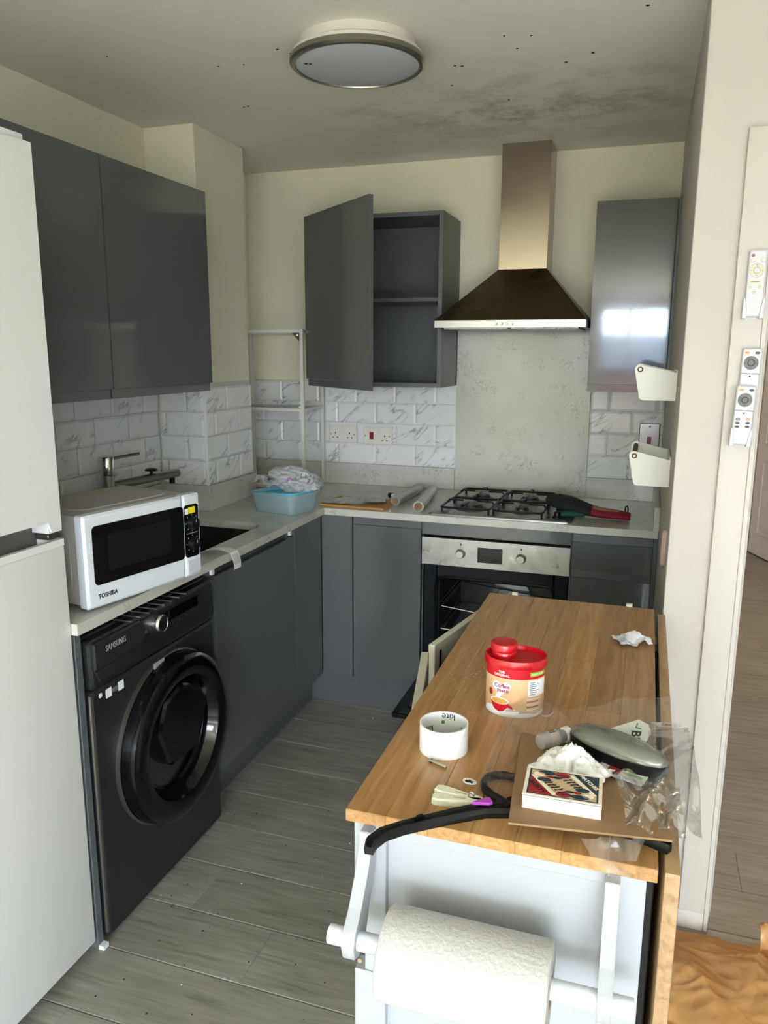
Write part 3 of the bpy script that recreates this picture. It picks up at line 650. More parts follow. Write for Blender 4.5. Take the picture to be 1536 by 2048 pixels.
for z in (0.1, 0.62): qbox('hinge', 'steel', dpiv, 0.02, 0.0, z, 0.06, 0.012, z + 0.05, 0.003)
rc = thing('right_wall_cabinet', 'grey gloss wall cabinet right of the hood reflecting the window', 'cabinet', (1.679, -0.299, 1.40))
qbox('body', 'grey_carcass', rc, 0, 0, 0.004, 0.300, 0.2985, 0.726)
vdoor('door', rc, 0.0015, 0.297, 0.030, 0.728, 0.0, lip='bottom', m='metal_door')
qbox('filler_strip', 'grey_rail', rc, 0.3005, -0.012, 0.0, 0.3105, 0.2, 0.728)

# ------------------------------------------------------------------ fridge freezer (faces +X)
fr = thing('fridge_freezer', 'tall white fridge freezer at the left edge of the photo', 'fridge', (0.638, -2.762, 0.0), R(90))
FW = 0.60
bm = NB(); box(bm, 0.0, 0.07, 0.03, FW, 0.60, 1.975, 0.006, 2); obj('body', bm, 'appliance_white', fr, True)
bm = NB()
# upper door: slab with a hand recess cut into its lower edge (profile in X-Z, extruded along Y)
prof = [(0, 1.141), (0.03, 1.141), (0.03, 1.171), (0.556, 1.172), (0.559, 1.168), (0.559, 1.141), (FW, 1.141), (FW, 1.986), (0, 1.986)]
M_ = Matrix(((1, 0, 0, 0), (0, 0, 1, 0), (0, 1, 0, 0), (0, 0, 0, 1)))
prism(bm, prof, 0.0, 0.065, M_); bmesh.ops.bevel(bm, geom=[e for e in bm.edges if abs(e.verts[0].co.y) < 1e-6 and abs(e.verts[1].co.y) < 1e-6], offset=0.004, segments=2, affect='EDGES')
ud = obj('upper_door', bm, 'appliance_white', fr, True)
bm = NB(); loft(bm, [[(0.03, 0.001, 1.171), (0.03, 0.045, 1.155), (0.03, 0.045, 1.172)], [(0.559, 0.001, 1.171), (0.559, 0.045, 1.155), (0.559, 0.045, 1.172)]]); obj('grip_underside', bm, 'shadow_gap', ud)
ldr = obj('lower_door', box(NB(), 0, 0, 0.035, FW, 0.065, 1.105, 0.004, 2), 'appliance_white', fr, True)
bm = NB(); prism(bm, [(0, 1.105), (FW, 1.105), (FW, 1.122), (0, 1.122)], 0.0, 0.012, M_); prism(bm, [(0, 1.105), (0.03, 1.105), (0.03, 1.122), (0, 1.122)], 0.012, 0.065, M_); prism(bm, [(0.57, 1.105), (FW, 1.105), (FW, 1.122), (0.57, 1.122)], 0.012, 0.065, M_)
obj('door_lip', bm, 'appliance_white', ldr)
qbox('grip_channel', 'blue_white', ldr, 0.03, 0.012, 1.1055, 0.57, 0.05, 1.109)
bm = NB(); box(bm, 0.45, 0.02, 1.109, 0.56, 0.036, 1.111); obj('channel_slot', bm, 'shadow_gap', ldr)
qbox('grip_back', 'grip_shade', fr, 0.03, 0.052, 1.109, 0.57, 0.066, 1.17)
qbox('middle_hinge', 'edge_metal', fr, 0.562, 0.01, 1.124, 0.60, 0.05, 1.139, 0.002)
qbox('top_hinge_cover', 'white_plastic', fr, 0.50, 0.012, 1.987, 0.588, 0.12, 2.001, 0.004, 2)
qbox('plinth_grille', 'charcoal_dark', fr, 0.0, 0.05, 0.0, FW, 0.58, 0.03)

# ------------------------------------------------------------------ washing machine (faces +X)
wm = thing('washing_machine', 'black front loading washing machine under the worktop', 'washing machine', (0.645, -2.122, 0.0), R(90))
WW = 0.60
bm = NB(); box(bm, 0, 0.03, 0.012, WW, 0.58, 0.85, 0.004); obj('body', bm, 'charcoal_dark', wm, True)
bm = NB(); prism(bm, rrect(0.004, 0.012, WW - 0.004, 0.712, 0.012, 3), 0, 0.03, FY(0, 0.03, 0), 0.006); obj('front_panel', bm, 'charcoal', wm, True)
bm = NB(); tube(bm, [(0.006, 0.006, 0.03), (0.006, 0.006, 0.705)], 0.006, 8); obj('edge_strip', bm, 'edge_metal', wm, True)
bm = NB(); prism(bm, rrect(0.004, 0.716, WW - 0.004, 0.846, 0.012, 3), 0, 0.034, FY(0, 0.03, 0), 0.008); pn = obj('control_panel', bm, 'charcoal_dark', wm, True)
dw = obj('detergent_drawer', prism(NB(), [(0.008, 0.772), (0.205, 0.772), (0.222, 0.79), (0.200, 0.842), (0.008, 0.842)], 0, 0.012, FY(0, -0.003, 0), 0.004), 'charcoal', wm, True)
obj('drawer_grip', prism(NB(), [(0.03, 0.735), (0.19, 0.735), (0.205, 0.769), (0.015, 0.769)], 0, 0.006, FY(0, -0.002, 0), 0.003), 'charcoal', wm, True)
text('logo', 'SAMSUNG', 0.0215, 'logo_silver', dw, FY(0.092, -0.0156, 0.815), bold=True, sx=0.82)
dl = obj('dial', lathe(NB(), [(0.027, 0.0), (0.027, 0.012), (0.026, 0.02), (0.023, 0.023), (0.022, 0.0215), (0.003, 0.0212)], (0.285, -0.004, 0.805), 36, 'y'), 'chrome', wm, True)
obj('dial_face', lathe(NB(), [(0.0215, 0.0214), (0.021, 0.0222), (0.002, 0.0223)], (0.285, -0.004, 0.805), 36, 'y'), 'steel_dial', dl, True)
obj('power_mark', lathe(NB(), [(0.005, 0), (0.0045, 0.0004)], (0.235, -0.004, 0.795), 16, 'y'), 'ink_grey', pn)
sc_ = qbox('display', 'black_gloss', pn, 0.345, -0.006, 0.792, 0.497, -0.004, 0.824, 0.0005)
for k in range(5): qbox('touch_key', 'ink_grey', pn, 0.36 + 0.036 * k, -0.0045, 0.778, 0.364 + 0.036 * k, -0.0039, 0.782)
DC = (0.327, 0.0, 0.447)
wd = obj('door_ring', lathe(NB(), [(0.246, 0.0), (0.248, 0.030), (0.244, 0.052), (0.232, 0.062), (0.205, 0.063), (0.182, 0.055), (0.168, 0.030), (0.160, 0.004)], DC, 64, 'y'), 'black_gloss', wm, True)
obj('chrome_ring', lathe(NB(), [(0.2535, -0.001), (0.2535, 0.010), (0.249, 0.012), (0.245, 0.0)], DC, 64, 'y'), 'edge_metal', wd, True)
bm = NB(); rings = []
for r, h in ((0.164, 0.010), (0.155, 0.014), (0.132, 0.004), (0.10, -0.02), (0.06, -0.03), (0.01, -0.032)): rings.append((r, h))
obj('door_bowl', lathe(bm, rings, DC, 48, 'y'), 'drum_steel', wd, True)
bm = NB(); prism(bm, [(-0.125, 0.045), (-0.09, 0.122), (0.0, 0.150), (0.09, 0.122), (0.125, 0.045), (0.085, -0.055), (0.065, -0.078), (-0.065, -0.078), (-0.085, -0.055)], 0.0, 0.04, FY(DC[0] + .01, -0.006, DC[2] + 0.012), 0.008); obj('add_hatch', bm, 'black_gloss', wd, True)
qbox('energy_label', 'logo_silver', wd, 0.245, -0.0165, 0.682, 0.295, -0.015, 0.700)
for x in (0.058, 0.108): qbox('sticker', 'sticker_white', wm, x, -0.0015, 0.676, x + 0.022, -0.0002, 0.700)
qbox('sticker', 'ink_grey', wm, 0.082, -0.0012, 0.682, 0.105, -0.0002, 0.694); qbox('sticker', 'ink', wm, 0.028, -0.0012, 0.674, 0.045, -0.0002, 0.704)
bm = NB(); lathe(bm, [(0.007, 0), (0.006, .0005)], (0.0365, -0.0012, 0.694), 10, 'y'); obj('sticker_symbol', bm, 'sticker_white', wm)
for x in (0.06, 0.54): obj('foot', lathe(NB(), [(0.02, 0.0), (0.02, 0.012)], (x, 0.08, 0), 16), 'black_plastic', wm, True); obj('foot', lathe(NB(), [(0.02, 0.0), (0.02, 0.012)], (x, 0.52, 0), 16), 'black_plastic', wm, True)
rk = thing('hook_rail', 'row of eight thin chrome hook rods under the worktop edge above washing machine', 'hook rail', (0.60, -2.0, 0.871))
qbox('rail', 'edge_metal', rk, -0.012, 0.0, 0.0, 0.012, 0.29, 0.0095, 0.001)
for k in range(8):
    y = 0.015 + 0.0365 * k; obj('rod', tube(NB(), [(0.01, y, 0.0), (0.022, y, -0.011), (0.078, y + 0.004, -0.013)], 0.0026, 8), 'chrome', rk, True)

# ------------------------------------------------------------------ microwave
mw = thing('microwave', 'white microwave with black window standing on worktop beside the fridge', 'microwave', (0.632, -2.088, ZW), math.atan2(.979, .203))
mwW, mwD, mwH, z0 = 0.405, 0.31, 0.247, 0.012
bm = NB(); box(bm, 0.006, 0.030, z0, mwW - 0.006, mwD, mwH - 0.004, 0.006, 2); cs = obj('case', bm, 'appliance_grey', mw, True)
bm = NB(); prism(bm, rrect(0.05, 0.075, mwW - 0.03, mwD - 0.02, 0.05), 0, 0.0025, Matrix.Translation((0, 0, mwH - 0.0045)), 0.002); obj('top_emboss', bm, 'appliance_grey', cs, True)
bm = NB(); prism(bm, rrect(0.08, 0.05, 0.28, 0.20, 0.02), 0, 0.0025, FACE((0.0065, 0.34, 0), (0, -1, 0), (0, 0, 1)), 0.002); obj('side_emboss', bm, 'appliance_grey', cs, True)
SPL = 0.338
bm = NB(); prism(bm, rrect(0, z0 - 0.004, SPL - 0.001, mwH, 0.006, 3), 0, 0.030, FY(0, 0.030, 0), 0.006); md = obj('door', bm, 'blue_white', mw, True)
bm = NB(); prism(bm, rrect(0.024, 0.066, SPL - 0.002, 0.218, 0.012, 4), 0, 0.0015, FY(0, 0.0, 0)); obj('window', bm, 'black_gloss', md)
bm = NB(); prism(bm, rrect(0.07, 0.095, SPL - 0.05, 0.19, 0.004, 2), 0, 0.0006, FY(0, -0.0015, 0)); obj('window_mesh', bm, 'mesh_dark', md)
text('logo', 'TOSHIBA', 0.0165, 'ink', md, FY(0.062, -0.0006, 0.036), bold=True, sx=0.9)
bm = NB(); prism(bm, rrect(SPL + 0.001, z0 - 0.004, mwW, mwH, 0.006, 3), 0, 0.030, FY(0, 0.030, 0), 0.006); mp_ = obj('control_panel', bm, 'blue_white', mw, True)
bm = NB(); prism(bm, rrect(SPL + 0.002, 0.066, mwW - 0.010, 0.218, 0.010, 4), 0, 0.0015, FY(0, 0, 0)); obj('panel_inlay', bm, 'black_gloss', mp_)
for z in (0.165, 0.105):
    k = obj('knob', lathe(NB(), [(0.019, 0), (0.018, 0.008), (0.015, 0.016), (0.012, 0.017)], (SPL + 0.031, -0.0015, z), 28, 'y'), 'black_plastic', mp_, True)
    qbox('knob_pointer', 'logo_silver', k, SPL + 0.030, -0.0190, z + 0.002, SPL + 0.032, -0.0184, z + 0.011)
    for a in range(0, 360, 45): obj('scale_mark', box(NB(), -0.001, -0.0004, -0.0016, 0.001, 0.0, 0.0016), 'logo_silver', mp_).location = (SPL + 0.031 + 0.0235 * math.cos(R(a)), -0.0016, z + 0.0235 * math.sin(R(a)))
qbox('panel_line', 'ink_grey', mp_, SPL + 0.008, -0.0019, 0.134, SPL + 0.052, -0.0014, 0.137)
bm = NB(); prism(bm, rrect(SPL + 0.008, 0.016, mwW - 0.008, 0.056, 0.005, 3), 0, 0.003, FY(0, 0, 0), 0.0015); obj('open_button', bm, 'button_lilac', mp_, True)
qbox('sticker', 'sticker_yellow', mp_, SPL + 0.018, -0.0024, 0.193, SPL + 0.044, -0.0016, 0.211); qbox('sticker', 'sticker_white', mp_, SPL + 0.004, -0.0022, 0.192, SPL + 0.017, -0.0016, 0.208)
qbox('sticker', 'sticker_tan', cs, 0.20, 0.24, mwH - 0.002, 0.29, 0.275, mwH - 0.0012)
for x in (0.04, 0.34):
    for y in (0.09, 0.27): obj('foot', lathe(NB(), [(0.012, 0.0), (0.014, z0)], (x, y, 0), 16), 'black_plastic', mw, True)

# ------------------------------------------------------------------ white wire shelf in the corner
sh = thing('corner_shelf_rack', 'white metal shelf rack standing in the corner behind the tub', 'shelf', (0, 0, ZW))
def post(x, y, z1=0.745): qbox('post', 'white_metal', sh, x - 0.008, y - 0.008, 0.0, x + 0.008, y + 0.008, z1, 0.001)
for x, y in ((0.40, -0.27), (0.40, -0.033), (0.016, -0.27), (0.016, -0.033)): post(x, y)
for z in (0.735, 0.378, 0.012):
    bm = NB(); box(bm, 0.024, -0.278, z - 0.007, 0.392, -0.262, z + 0.007); box(bm, 0.024, -0.041, z - 0.007, 0.392, -0.025, z + 0.007)
    for x in (0.016, 0.40): box(bm, x - 0.007, -0.262, z - 0.007, x + 0.007, -0.041, z + 0.007)
    obj('shelf_frame', bm, 'white_metal', sh)
film_mat('shelf_glass', (0.86, 0.90, 0.88, 1), 0.12, 0.08, 0.05)
for z in (0.378,): qbox('glass_shelf', 'shelf_glass', sh, 0.024, -0.262, z, 0.392, -0.041, z + 0.004)
bm = NB(); prism(bm, [(0.392, 0.728), (0.392, 0.690), (0.355, 0.728)], 0, 0.003, FY(0, -0.279, 0)); gs = obj('gusset', bm, 'edge_metal', sh)
obj('gusset_rivet', lathe(NB(), [(0.005, 0), (0.003, .002)], (0.382, -0.2822, 0.717), 12, 'y'), 'sticker_white', gs)

# ------------------------------------------------------------------ sockets and switches
def plate(name, label, cat, x, z, w, h, m='socket_white'):
    t = thing(name, label, cat, (x, -0.0108, z)); bm = NB(); prism(bm, rrect(0, 0, w, h, 0.004, 3), 0, 0.009, FY(0, 0, 0), 0.003); obj('face_plate', bm, m, t, True); return t
def pins(t, x, z):
    qbox('pin_hole', 'ink', t, x - 0.0025, -0.0095, z + 0.010, x + 0.0025, -0.0088, z + 0.018)
    for s in (-1, 1): qbox('pin_hole', 'ink', t, x + s * 0.011 - 0.0035, -0.0095, z - 0.011, x + s * 0.011 + 0.0035, -0.0088, z - 0.006)
t = plate('double_socket', 'white double wall socket nearest the shelf rack', 'socket', 0.425, 1.112, 0.147, 0.086)
pins(t, 0.036, 0.035); pins(t, 0.111, 0.035); 
for x in (0.066, 0.081): qbox('switch_rocker', 'socket_white', t, x - 0.006, -0.0118, 0.055, x + 0.006, -0.009, 0.074, 0.001)
for x in (0.012, 0.135): obj('screw', lathe(NB(), [(0.003, 0), (0.002, .0008)], (x, -0.009, 0.043), 10, 'y'), 'burner_grey', t)
t = plate('cooker_switch', 'white cooker control plate with red switch and one socket', 'switch', 0.607, 1.109, 0.147, 0.086)
qbox('red_rocker', 'red_neon', t, 0.034, -0.0125, 0.028, 0.054, -0.009, 0.062, 0.001); pins(t, 0.111, 0.030); qbox('switch_rocker', 'socket_white', t, 0.076, -0.0118, 0.052, 0.087, -0.009, 0.070, 0.001)
for x in (0.012, 0.135): obj('screw', lathe(NB(), [(0.003, 0), (0.002, .0008)], (x, -0.009, 0.043), 10, 'y'), 'burner_grey', t)
t = plate('isolator_switch', 'brushed grey tall switch plate with red rocker near the right wall', 'switch', 1.892, 1.112, 0.086, 0.142, 'switch_grey')
qbox('red_rocker', 'red_neon', t, 0.034, -0.0125, 0.052, 0.052, -0.009, 0.084, 0.001)
obj('screw', lathe(NB(), [(0.004, 0), (0.003, .0008)], (0.043, -0.009, 0.128), 10, 'y'), 'ink', t)

# ------------------------------------------------------------------ roll holders on the right wall
def holder(z, label):
    t = thing('wall_roll_holder', label, 'roll holder', (1.989, -1.30, z), 0, 'white roll holders on the right wall')
    qbox('back_plate', 'white_metal', t, -0.004, 0.0, 0.0, 0.0, 0.27, 0.085, 0.001)
    arm = [(-0.003, 0.0), (-0.003, 0.076)] + [(-0.100 + 0.013 * math.cos(R(a)), 0.085 + 0.013 * math.sin(R(a))) for a in (80, 110, 140, 170, 200)] + [(-0.090 + 0.012 * math.cos(R(a)) + .004, 0.012 + 0.012 * math.sin(R(a))) for a in (200, 230, 265)]
    for y in (0.0, 0.2665):
        bm = NB(); prism(bm, arm, 0.0, 0.0035, FY(0, y + 0.0035, 0)); obj('arm', bm, 'white_metal', t)
    d = obj('dowel', tube(NB(), [(-0.0985, 0.004, 0.085), (-0.0985, 0.266, 0.085)], 0.0075, 14), 'dowel_dark', t, True)
    obj('dowel_cap', lathe(NB(), [(0.0075, 0.0), (0.0075, 0.003), (0.004, 0.006)], (-0.0985, 0.0, 0.085), 18, 'y'), 'brass_screw', d, True)
    for zz in (0.012, 0.068): obj('screw', lathe(NB(), [(0.003, 0.0), (0.002, 0.001)], (-0.0045, 0.006, zz), 10, 'x'), 'ink', t)
holder(1.424, 'upper white roll holder with wooden dowel, in front of the right cabinet')
holder(1.183, 'lower white roll holder with wooden dowel, in front of the grey switch')
bm = NB(); prism(bm, rrect(-0.010, -0.05, 0.010, 0.05, 0.009, 4), 0, 0.012, FACE((1.9895, -1.40, 1.03), (0, -1, 0), (0, 0, 1)), 0.003)
tag(obj('adhesive_hook', bm, 'peeling', None, True), 'small pinkish adhesive strip on right wall below the roll holders', 'hook')

# ------------------------------------------------------------------ ceiling lamp
lp = thing('ceiling_lamp', 'round flush ceiling lamp with grey rim, switched off', 'lamp', (1.082, -1.372, H))
lp.scale = (0.93, 0.93, 0.9)
obj('lamp_base', lathe(NB(), [(0.174, 0.0), (0.176, -0.026), (0.172, -0.029), (0.186, -0.032), (0.196, -0.036), (0.198, -0.048)], n=72), 'lamp_frame', lp, True)
obj('metal_rim', lathe(NB(), [(0.199, -0.046), (0.203, -0.052), (0.203, -0.062), (0.197, -0.068), (0.187, -0.069), (0.185, -0.062), (0.19, -0.05)], n=72), 'lamp_ring', lp, True)
obj('diffuser', lathe(NB(), [(0.19, -0.056), (0.186, -0.064), (0.16, -0.071), (0.1, -0.076), (0.02, -0.078)], n=72), 'lamp_diffuser', lp, True)
for dx, dy in ((-0.13, -0.085), (-0.118, -0.08)): obj('dead_fly', lathe(NB(), [(0.004, 0), (0.003, -.002)], (dx, dy, -0.0715), 8, ex=1.6), 'fly_speck', lp)

# ------------------------------------------------------------------ remotes on the door frame
YA = -1.572
def remote(name, label, M, w, h, kind):
    t = thing(name, label, 'remote control'); t.matrix_world = M; t.scale = (1, 1, 1)
    F = FY(0, 0, 0); bm = NB(); prism(bm, rrect(-w / 2, 0, w / 2, h, 0.005, 3), 0.003, 0.016, F, 0.002); b = obj('body', bm, 'remote_white', t, True)
    def dot(nm, x, z, r, m, y=0.016, hgt=0.0012, ex=1.0): return obj(nm, lathe(NB(), [(r, 0), (r * .95, hgt)], (x, -y, z), 24, 'y', ex=ex), m, t, True)
    if kind == 0:
        dot('button', -0.011, h - 0.012, 0.0033, 'red_neon'); dot('button', -0.011, h - 0.023, 0.0042, 'button_ivory'); dot('button', 0.011, h - 0.022, 0.0048, 'button_ivory')
        p = dot('button_pad', -0.001, h - 0.045, 0.0155, 'button_ivory'); dot('pad_ring', -0.001, h - 0.045, 0.0075, 'lamp_ring', 0.0168, .0004); dot('pad_centre', -0.001, h - 0.045, 0.0067, 'remote_white', 0.0171, .0006)
        for a in range(4): qbox('pad_arrow', 'ink_grey', t, -0.001 + 0.0115 * math.cos(R(90 * a)) - .0008, -0.0178, h - 0.045 + 0.0115 * math.sin(R(90 * a)) - .0008, -0.001 + 0.0115 * math.cos(R(90 * a)) + .0008, -0.0172, h - 0.045 + 0.0115 * math.sin(R(90 * a)) + .0008)
        bm = NB(); prism(bm, rrect(-0.016, h - 0.074, 0.012, h - 0.066, 0.0039, 4), 0.016, 0.0172, F); obj('button', bm, 'button_ivory', t)
        for x, z in ((-0.011, h - 0.082), (0.009, h - 0.081), (-0.001, h - 0.092)): dot('button', x, z, 0.0048, 'button_ivory'); qbox('button_mark', 'ink_grey', t, x - 0.0028, -0.0176, z - 0.0005, x + 0.0028, -0.0171, z + 0.0005)
        qbox('button_mark', 'ink_grey', t, -0.011, -0.0176, h - 0.0708, 0.007, -0.0171, h - 0.0695)
    else:
        dot('button', -0.0115, h - 0.010, 0.0032, 'label_amber', ex=1.7); dot('button', 0.0105, h - 0.010, 0.0032, 'button_dark', ex=1.7)
        dot('button_pad', -0.001, h - 0.033, 0.0158, 'button_grey'); dot('pad_ring', -0.001, h - 0.033, 0.0082, 'button_dark', 0.0168, .0004); dot('pad_centre', -0.001, h - 0.033, 0.0067, 'button_grey', 0.0171, .0005)
        for a in range(4): dot('pad_arrow', -0.001 + 0.012 * math.cos(R(90 * a)), h - 0.033 + 0.012 * math.sin(R(90 * a)), 0.0013, 'button_dark', .0171, .0004)
        text('maker_name', 'CONSOLA LIGHTING', 0.0042, 'button_dark', t, FY(0, -0.0163, h - 0.058), bold=True)
        dot('bulb_mark', 0, h - 0.064, 0.0022, 'button_dark', .016, .0004)
        if kind == 2:
            for x, z, m in ((-0.011, h - 0.078, 'button_grey'), (0.011, h - 0.077, 'label_amber'), (-0.011, h - 0.087, 'button_dark'), (0.011, h - 0.086, 'button_dark'), (-0.011, h - 0.096, 'button_dark'), (0.011, h - 0.095, 'button_dark')): dot('button', x, z, 0.003, m, ex=1.7)
            for x, z in ((-0.011, h - 0.078), (0.011, h - 0.077)): dot('button_mark', x, z, 0.0012, 'remote_white', .0173, .0003)
    return t
def cradle(label, M, w, h):
    t = thing('remote_cradle', label, 'holder'); t.matrix_world = M
    F = FY(0, 0, 0); bm = NB(); prism(bm, rrect(-w / 2, 0, w / 2, h, 0.004, 3), 0.0, 0.0028, F); obj('back_plate', bm, 'remote_white', t)
    for s in (-1, 1):
        bm = NB(); pts = [(s * w / 2, 0), (s * w / 2, h * .84), (s * (w / 2 - 0.003), h * .84), (s * (w / 2 - 0.008), h * .45), (s * (w / 2 - 0.010), 0)]; prism(bm, pts if s < 0 else pts[::-1], 0.0028, 0.019, F, .001); obj('side_clip', bm, 'remote_white', t)
def RM(x, z, a, y=YA): return Matrix.Translation((x, y, z)) @ Matrix.Rotation(R(a), 4, 'Y')
remote('remote_control', 'white remote with red button and ivory round pad, topmost on door frame', RM(2.131, 1.636, 0.5), 0.038, 0.148, 0)
cradle('white wall cradle holding the topmost remote on the door frame', RM(2.131, 1.632, 0.5), 0.046, 0.056)
remote('remote_control', 'white remote with grey dial, upper of the two overlapping ones', RM(2.136, 1.430, 1.5), 0.042, 0.135, 1)
remote('remote_control', 'white remote with grey dial and six small buttons, lowest on door frame', RM(2.128, 1.342, 2.0, YA - 0.0175), 0.042, 0.138, 2)
cradle('white wall cradle under the lowest remote on the door frame', RM(2.128, 1.338, 2.0, YA - 0.0170), 0.047, 0.05)

# ------------------------------------------------------------------ kitchen trolley
TX0, TX1, TY0, TY1, TZ = 1.536, 1.968, -2.655, -1.549, 0.90
tr = thing('kitchen_trolley', 'white kitchen trolley with solid wood top and hanging drop leaf', 'trolley', (TX0, TY0, 0.0))
TW, TL = TX1 - TX0, TY1 - TY0; tt = 0.0195
scache = {}
ns = 7; sw = TW / ns
for i in range(ns):
    cuts = [0, random.uniform(0.3, 0.8) * TL, TL] if i % 2 else [0, TL]
    if i == 4: cuts = [0, TL * 0.62, TL]
    for a, b in zip(cuts, cuts[1:]):
        key = round(b - a, 3)
        if key not in scache:
            bm = box(NB(), -sw / 2, -(b - a) / 2, -tt, sw / 2, (b - a) / 2, 0.0, 0.0009); bmesh.ops.recalc_face_normals(bm, faces=bm.faces[:]); me = bpy.data.meshes.new('top_stave'); bm.to_mesh(me); bm.free(); scache[key] = me
        o = mesh_obj('top_stave', scache[key], 'rubberwood', tr); o.location = (sw * (i + .5), (a + b) / 2, TZ)
LZ = TZ - tt - 0.0005
CX0, CX1, CY0, CY1 = 0.006, 0.420, 0.020, TL - 0.02
# legs
for x in (CX0, CX1 - 0.05):
    for y in (CY0, CY1 - 0.03):
        bm = NB(); box(bm, x, y, 0.645, x + 0.05, y + 0.03, LZ, 0.001); box(bm, x, y, 0.0, x + 0.05, y + 0.03, 0.615, 0.001); box(bm, x + 0.016, y + 0.004, 0.61, x + 0.05, y + 0.028, 0.65); obj('leg', bm, 'trolley_white', tr)
for y in (CY0, CY1 - 0.028):
    qbox('top_rail', 'trolley_white', tr, CX0 + 0.05, y + 0.002, LZ - 0.03, CX1 - 0.05, y + 0.026, LZ, 0.001)
    qbox('end_panel', 'trolley_white', tr, CX0 + 0.05, y + 0.012, 0.12, CX1 - 0.05, y + 0.022, LZ - 0.03)
    qbox('bottom_rail', 'trolley_white', tr, CX0 + 0.05, y + 0.002, 0.06, CX1 - 0.05, y + 0.026, 0.12, 0.001)
qbox('back_panel', 'trolley_white', tr, CX1 - 0.014, CY0 + 0.03, 0.06, CX1, CY1 - 0.03, LZ)
qbox('floor_panel', 'trolley_white', tr, CX0 + 0.002, CY0 + 0.03, 0.06, CX1 - 0.014, CY1 - 0.03, 0.075)
qbox('inner_shelf', 'trolley_white', tr, CX0 + 0.02, CY0 + 0.03, 0.44, CX1 - 0.014, CY1 - 0.03, 0.455)
qbox('divider', 'trolley_white', tr, CX0 + 0.002, 0.40, 0.075, CX1 - 0.014, 0.412, LZ)
obj('leg_number', NB() and box(NB(), 0.012, CY0 - 0.0005, 0.745, 0.018, CY0, 0.752), 'ink_grey', tr)
obj('knot_mark', lathe(NB(), [(0.004, 0.0), (0.003, .0008)], (0.014, CY0, 0.63), 10, 'y'), 'cardboard_core', tr)
# two doors standing ajar on the aisle side
def tdoor(hx, hy, ang, flip):
    d = bpy.data.objects.new('door', None)
    w = 0.335; bm = NB()
    s = 1 if flip else -1
    box(bm, -0.018, 0 if flip else -w, 0.10, 0.0, w if flip else 0, 0.865, 0.0015)
    o = obj('door', bm, 'trolley_cream', tr); o.location = (hx, hy, 0); o.rotation_euler = (0, 0, R(ang))
    for k in range(1, 5): qbox('bead_groove', 'appliance_grey', o, -0.0002, s * w * k / 5 - 0.001, 0.12, 0.0006, s * w * k / 5 + 0.001, 0.85)
    obj('catch_slot', box(NB(), -0.0002, s * (w - 0.03) - 0.006, 0.80, 0.0008, s * (w - 0.03) + 0.006, 0.845, 0.0003), 'ink', o)
    obj('knob', lathe(NB(), [(0.010, 0), (0.008, 0.01), (0.013, 0.016), (0.011, 0.024), (0.004, 0.026)], (0, 0, 0), 16), 'trolley_white', o, True)
    kb = o.children[-1]; kb.rotation_euler = (0, R(-90), 0); kb.location = (-0.018, s * (w - 0.05), 0.5)
tdoor(0.003, TL - 0.022, -11.5, False)
tdoor(0.003, TL - 0.022 - 0.70, 12.0, True)
# drop leaf hanging on the wall side
lf = qbox('drop_leaf', 'leaf_wood', tr, 0.440, 0.001, 0.42, 0.4595, TL - 0.03, TZ - 0.002, 0.003, 2)
for y in (0.18, TL - 0.2): qbox('leaf_hinge', 'steel', lf, 0.4325, y, 0.86, 0.4395, y + 0.05, 0.878)
qbox('leaf_support', 'charcoal', tr, 0.4205, 0.06, 0.30, 0.432, 0.42, 0.845, 0.002)
for x in (0.061, 0.362): qbox('end_bracket', 'trolley_cream', tr, x, TL + 0.0005, 0.80, x + 0.016, TL + 0.012, TZ + 0.006, 0.001)
# roll arms at the near end
hk = thing('paper_roll_bar', 'white wooden kitchen roll bar mounted on the near end of the trolley', 'roll holder', (TX0, TY0 + CY0, 0.0))
def roll_arm(x):
    bm = NB(); pr = [(p, z + (0.02 if z < .84 else 0)) for p, z in [(0.0, 0.868), (0.02, 0.868), (0.02, 0.845), (0.034, 0.80), (0.064, 0.755), (0.090, 0.735), (0.098, 0.715), (0.092, 0.695), (0.074, 0.686), (0.055, 0.690), (0.042, 0.712), (0.028, 0.745), (0.006, 0.79), (0.0, 0.795)]]
    prism(bm, [(-p - 0.0005, z) for p, z in pr], 0, 0.019, FACE((x + 0.019, 0, 0), (0, 1, 0), (0, 0, 1)) @ Matrix.Translation((0, 0, -0.019)))
    bmesh.ops.bevel(bm, geom=bm.edges[:], offset=0.0015, segments=1, affect='EDGES'); return obj('arm', bm, 'trolley_cream', hk, True)
roll_arm(0.022); roll_arm(0.368); 
for o_ in hk.children: o_.data.materials[0] = MATS['trolley_white']
RY, RZ = -0.0745, 0.7335
obj('rod', tube(NB(), [(-0.004, RY, RZ), (0.003, RY, RZ), (0.405, RY, RZ), (0.413, RY, RZ)], 0.0135, 20), 'blue_white', hk, True)
kr = thing('kitchen_paper_roll', 'large white embossed kitchen paper roll on the trolley bar', 'paper roll', (TX0 + 0.082, TY0 + CY0 + RY, RZ))
bm = NB(); prof = [(0.060, 0.0), (0.062, 0.002), (0.062, 0.225), (0.060, 0.227), (0.020, 0.227), (0.020, 0.0)]
obj('paper', lathe(bm, prof + [(0.060, 0.0)], (0, 0, 0), 64, 'x'), 'kitchen_paper', kr, True)
obj('core', lathe(NB(), [(0.0198, 0.0), (0.0198, 0.2275), (0.0185, 0.2275), (0.0185, -0.0005), (0.0198, -0.0005)], (0, 0, 0), 32, 'x'), 'cardboard_core', kr, True)
kr.location.z = RZ + 0.0135 - 0.0185
bm = NB(); sheet(bm, lambda u, v: Vector((0.001 + v * 0.225, -0.0622 * math.cos(u * 0.5) - 0.0004 * (1 - u), 0.0622 * math.sin(-u * 1.1) - u * 0.02)), 8, 2)
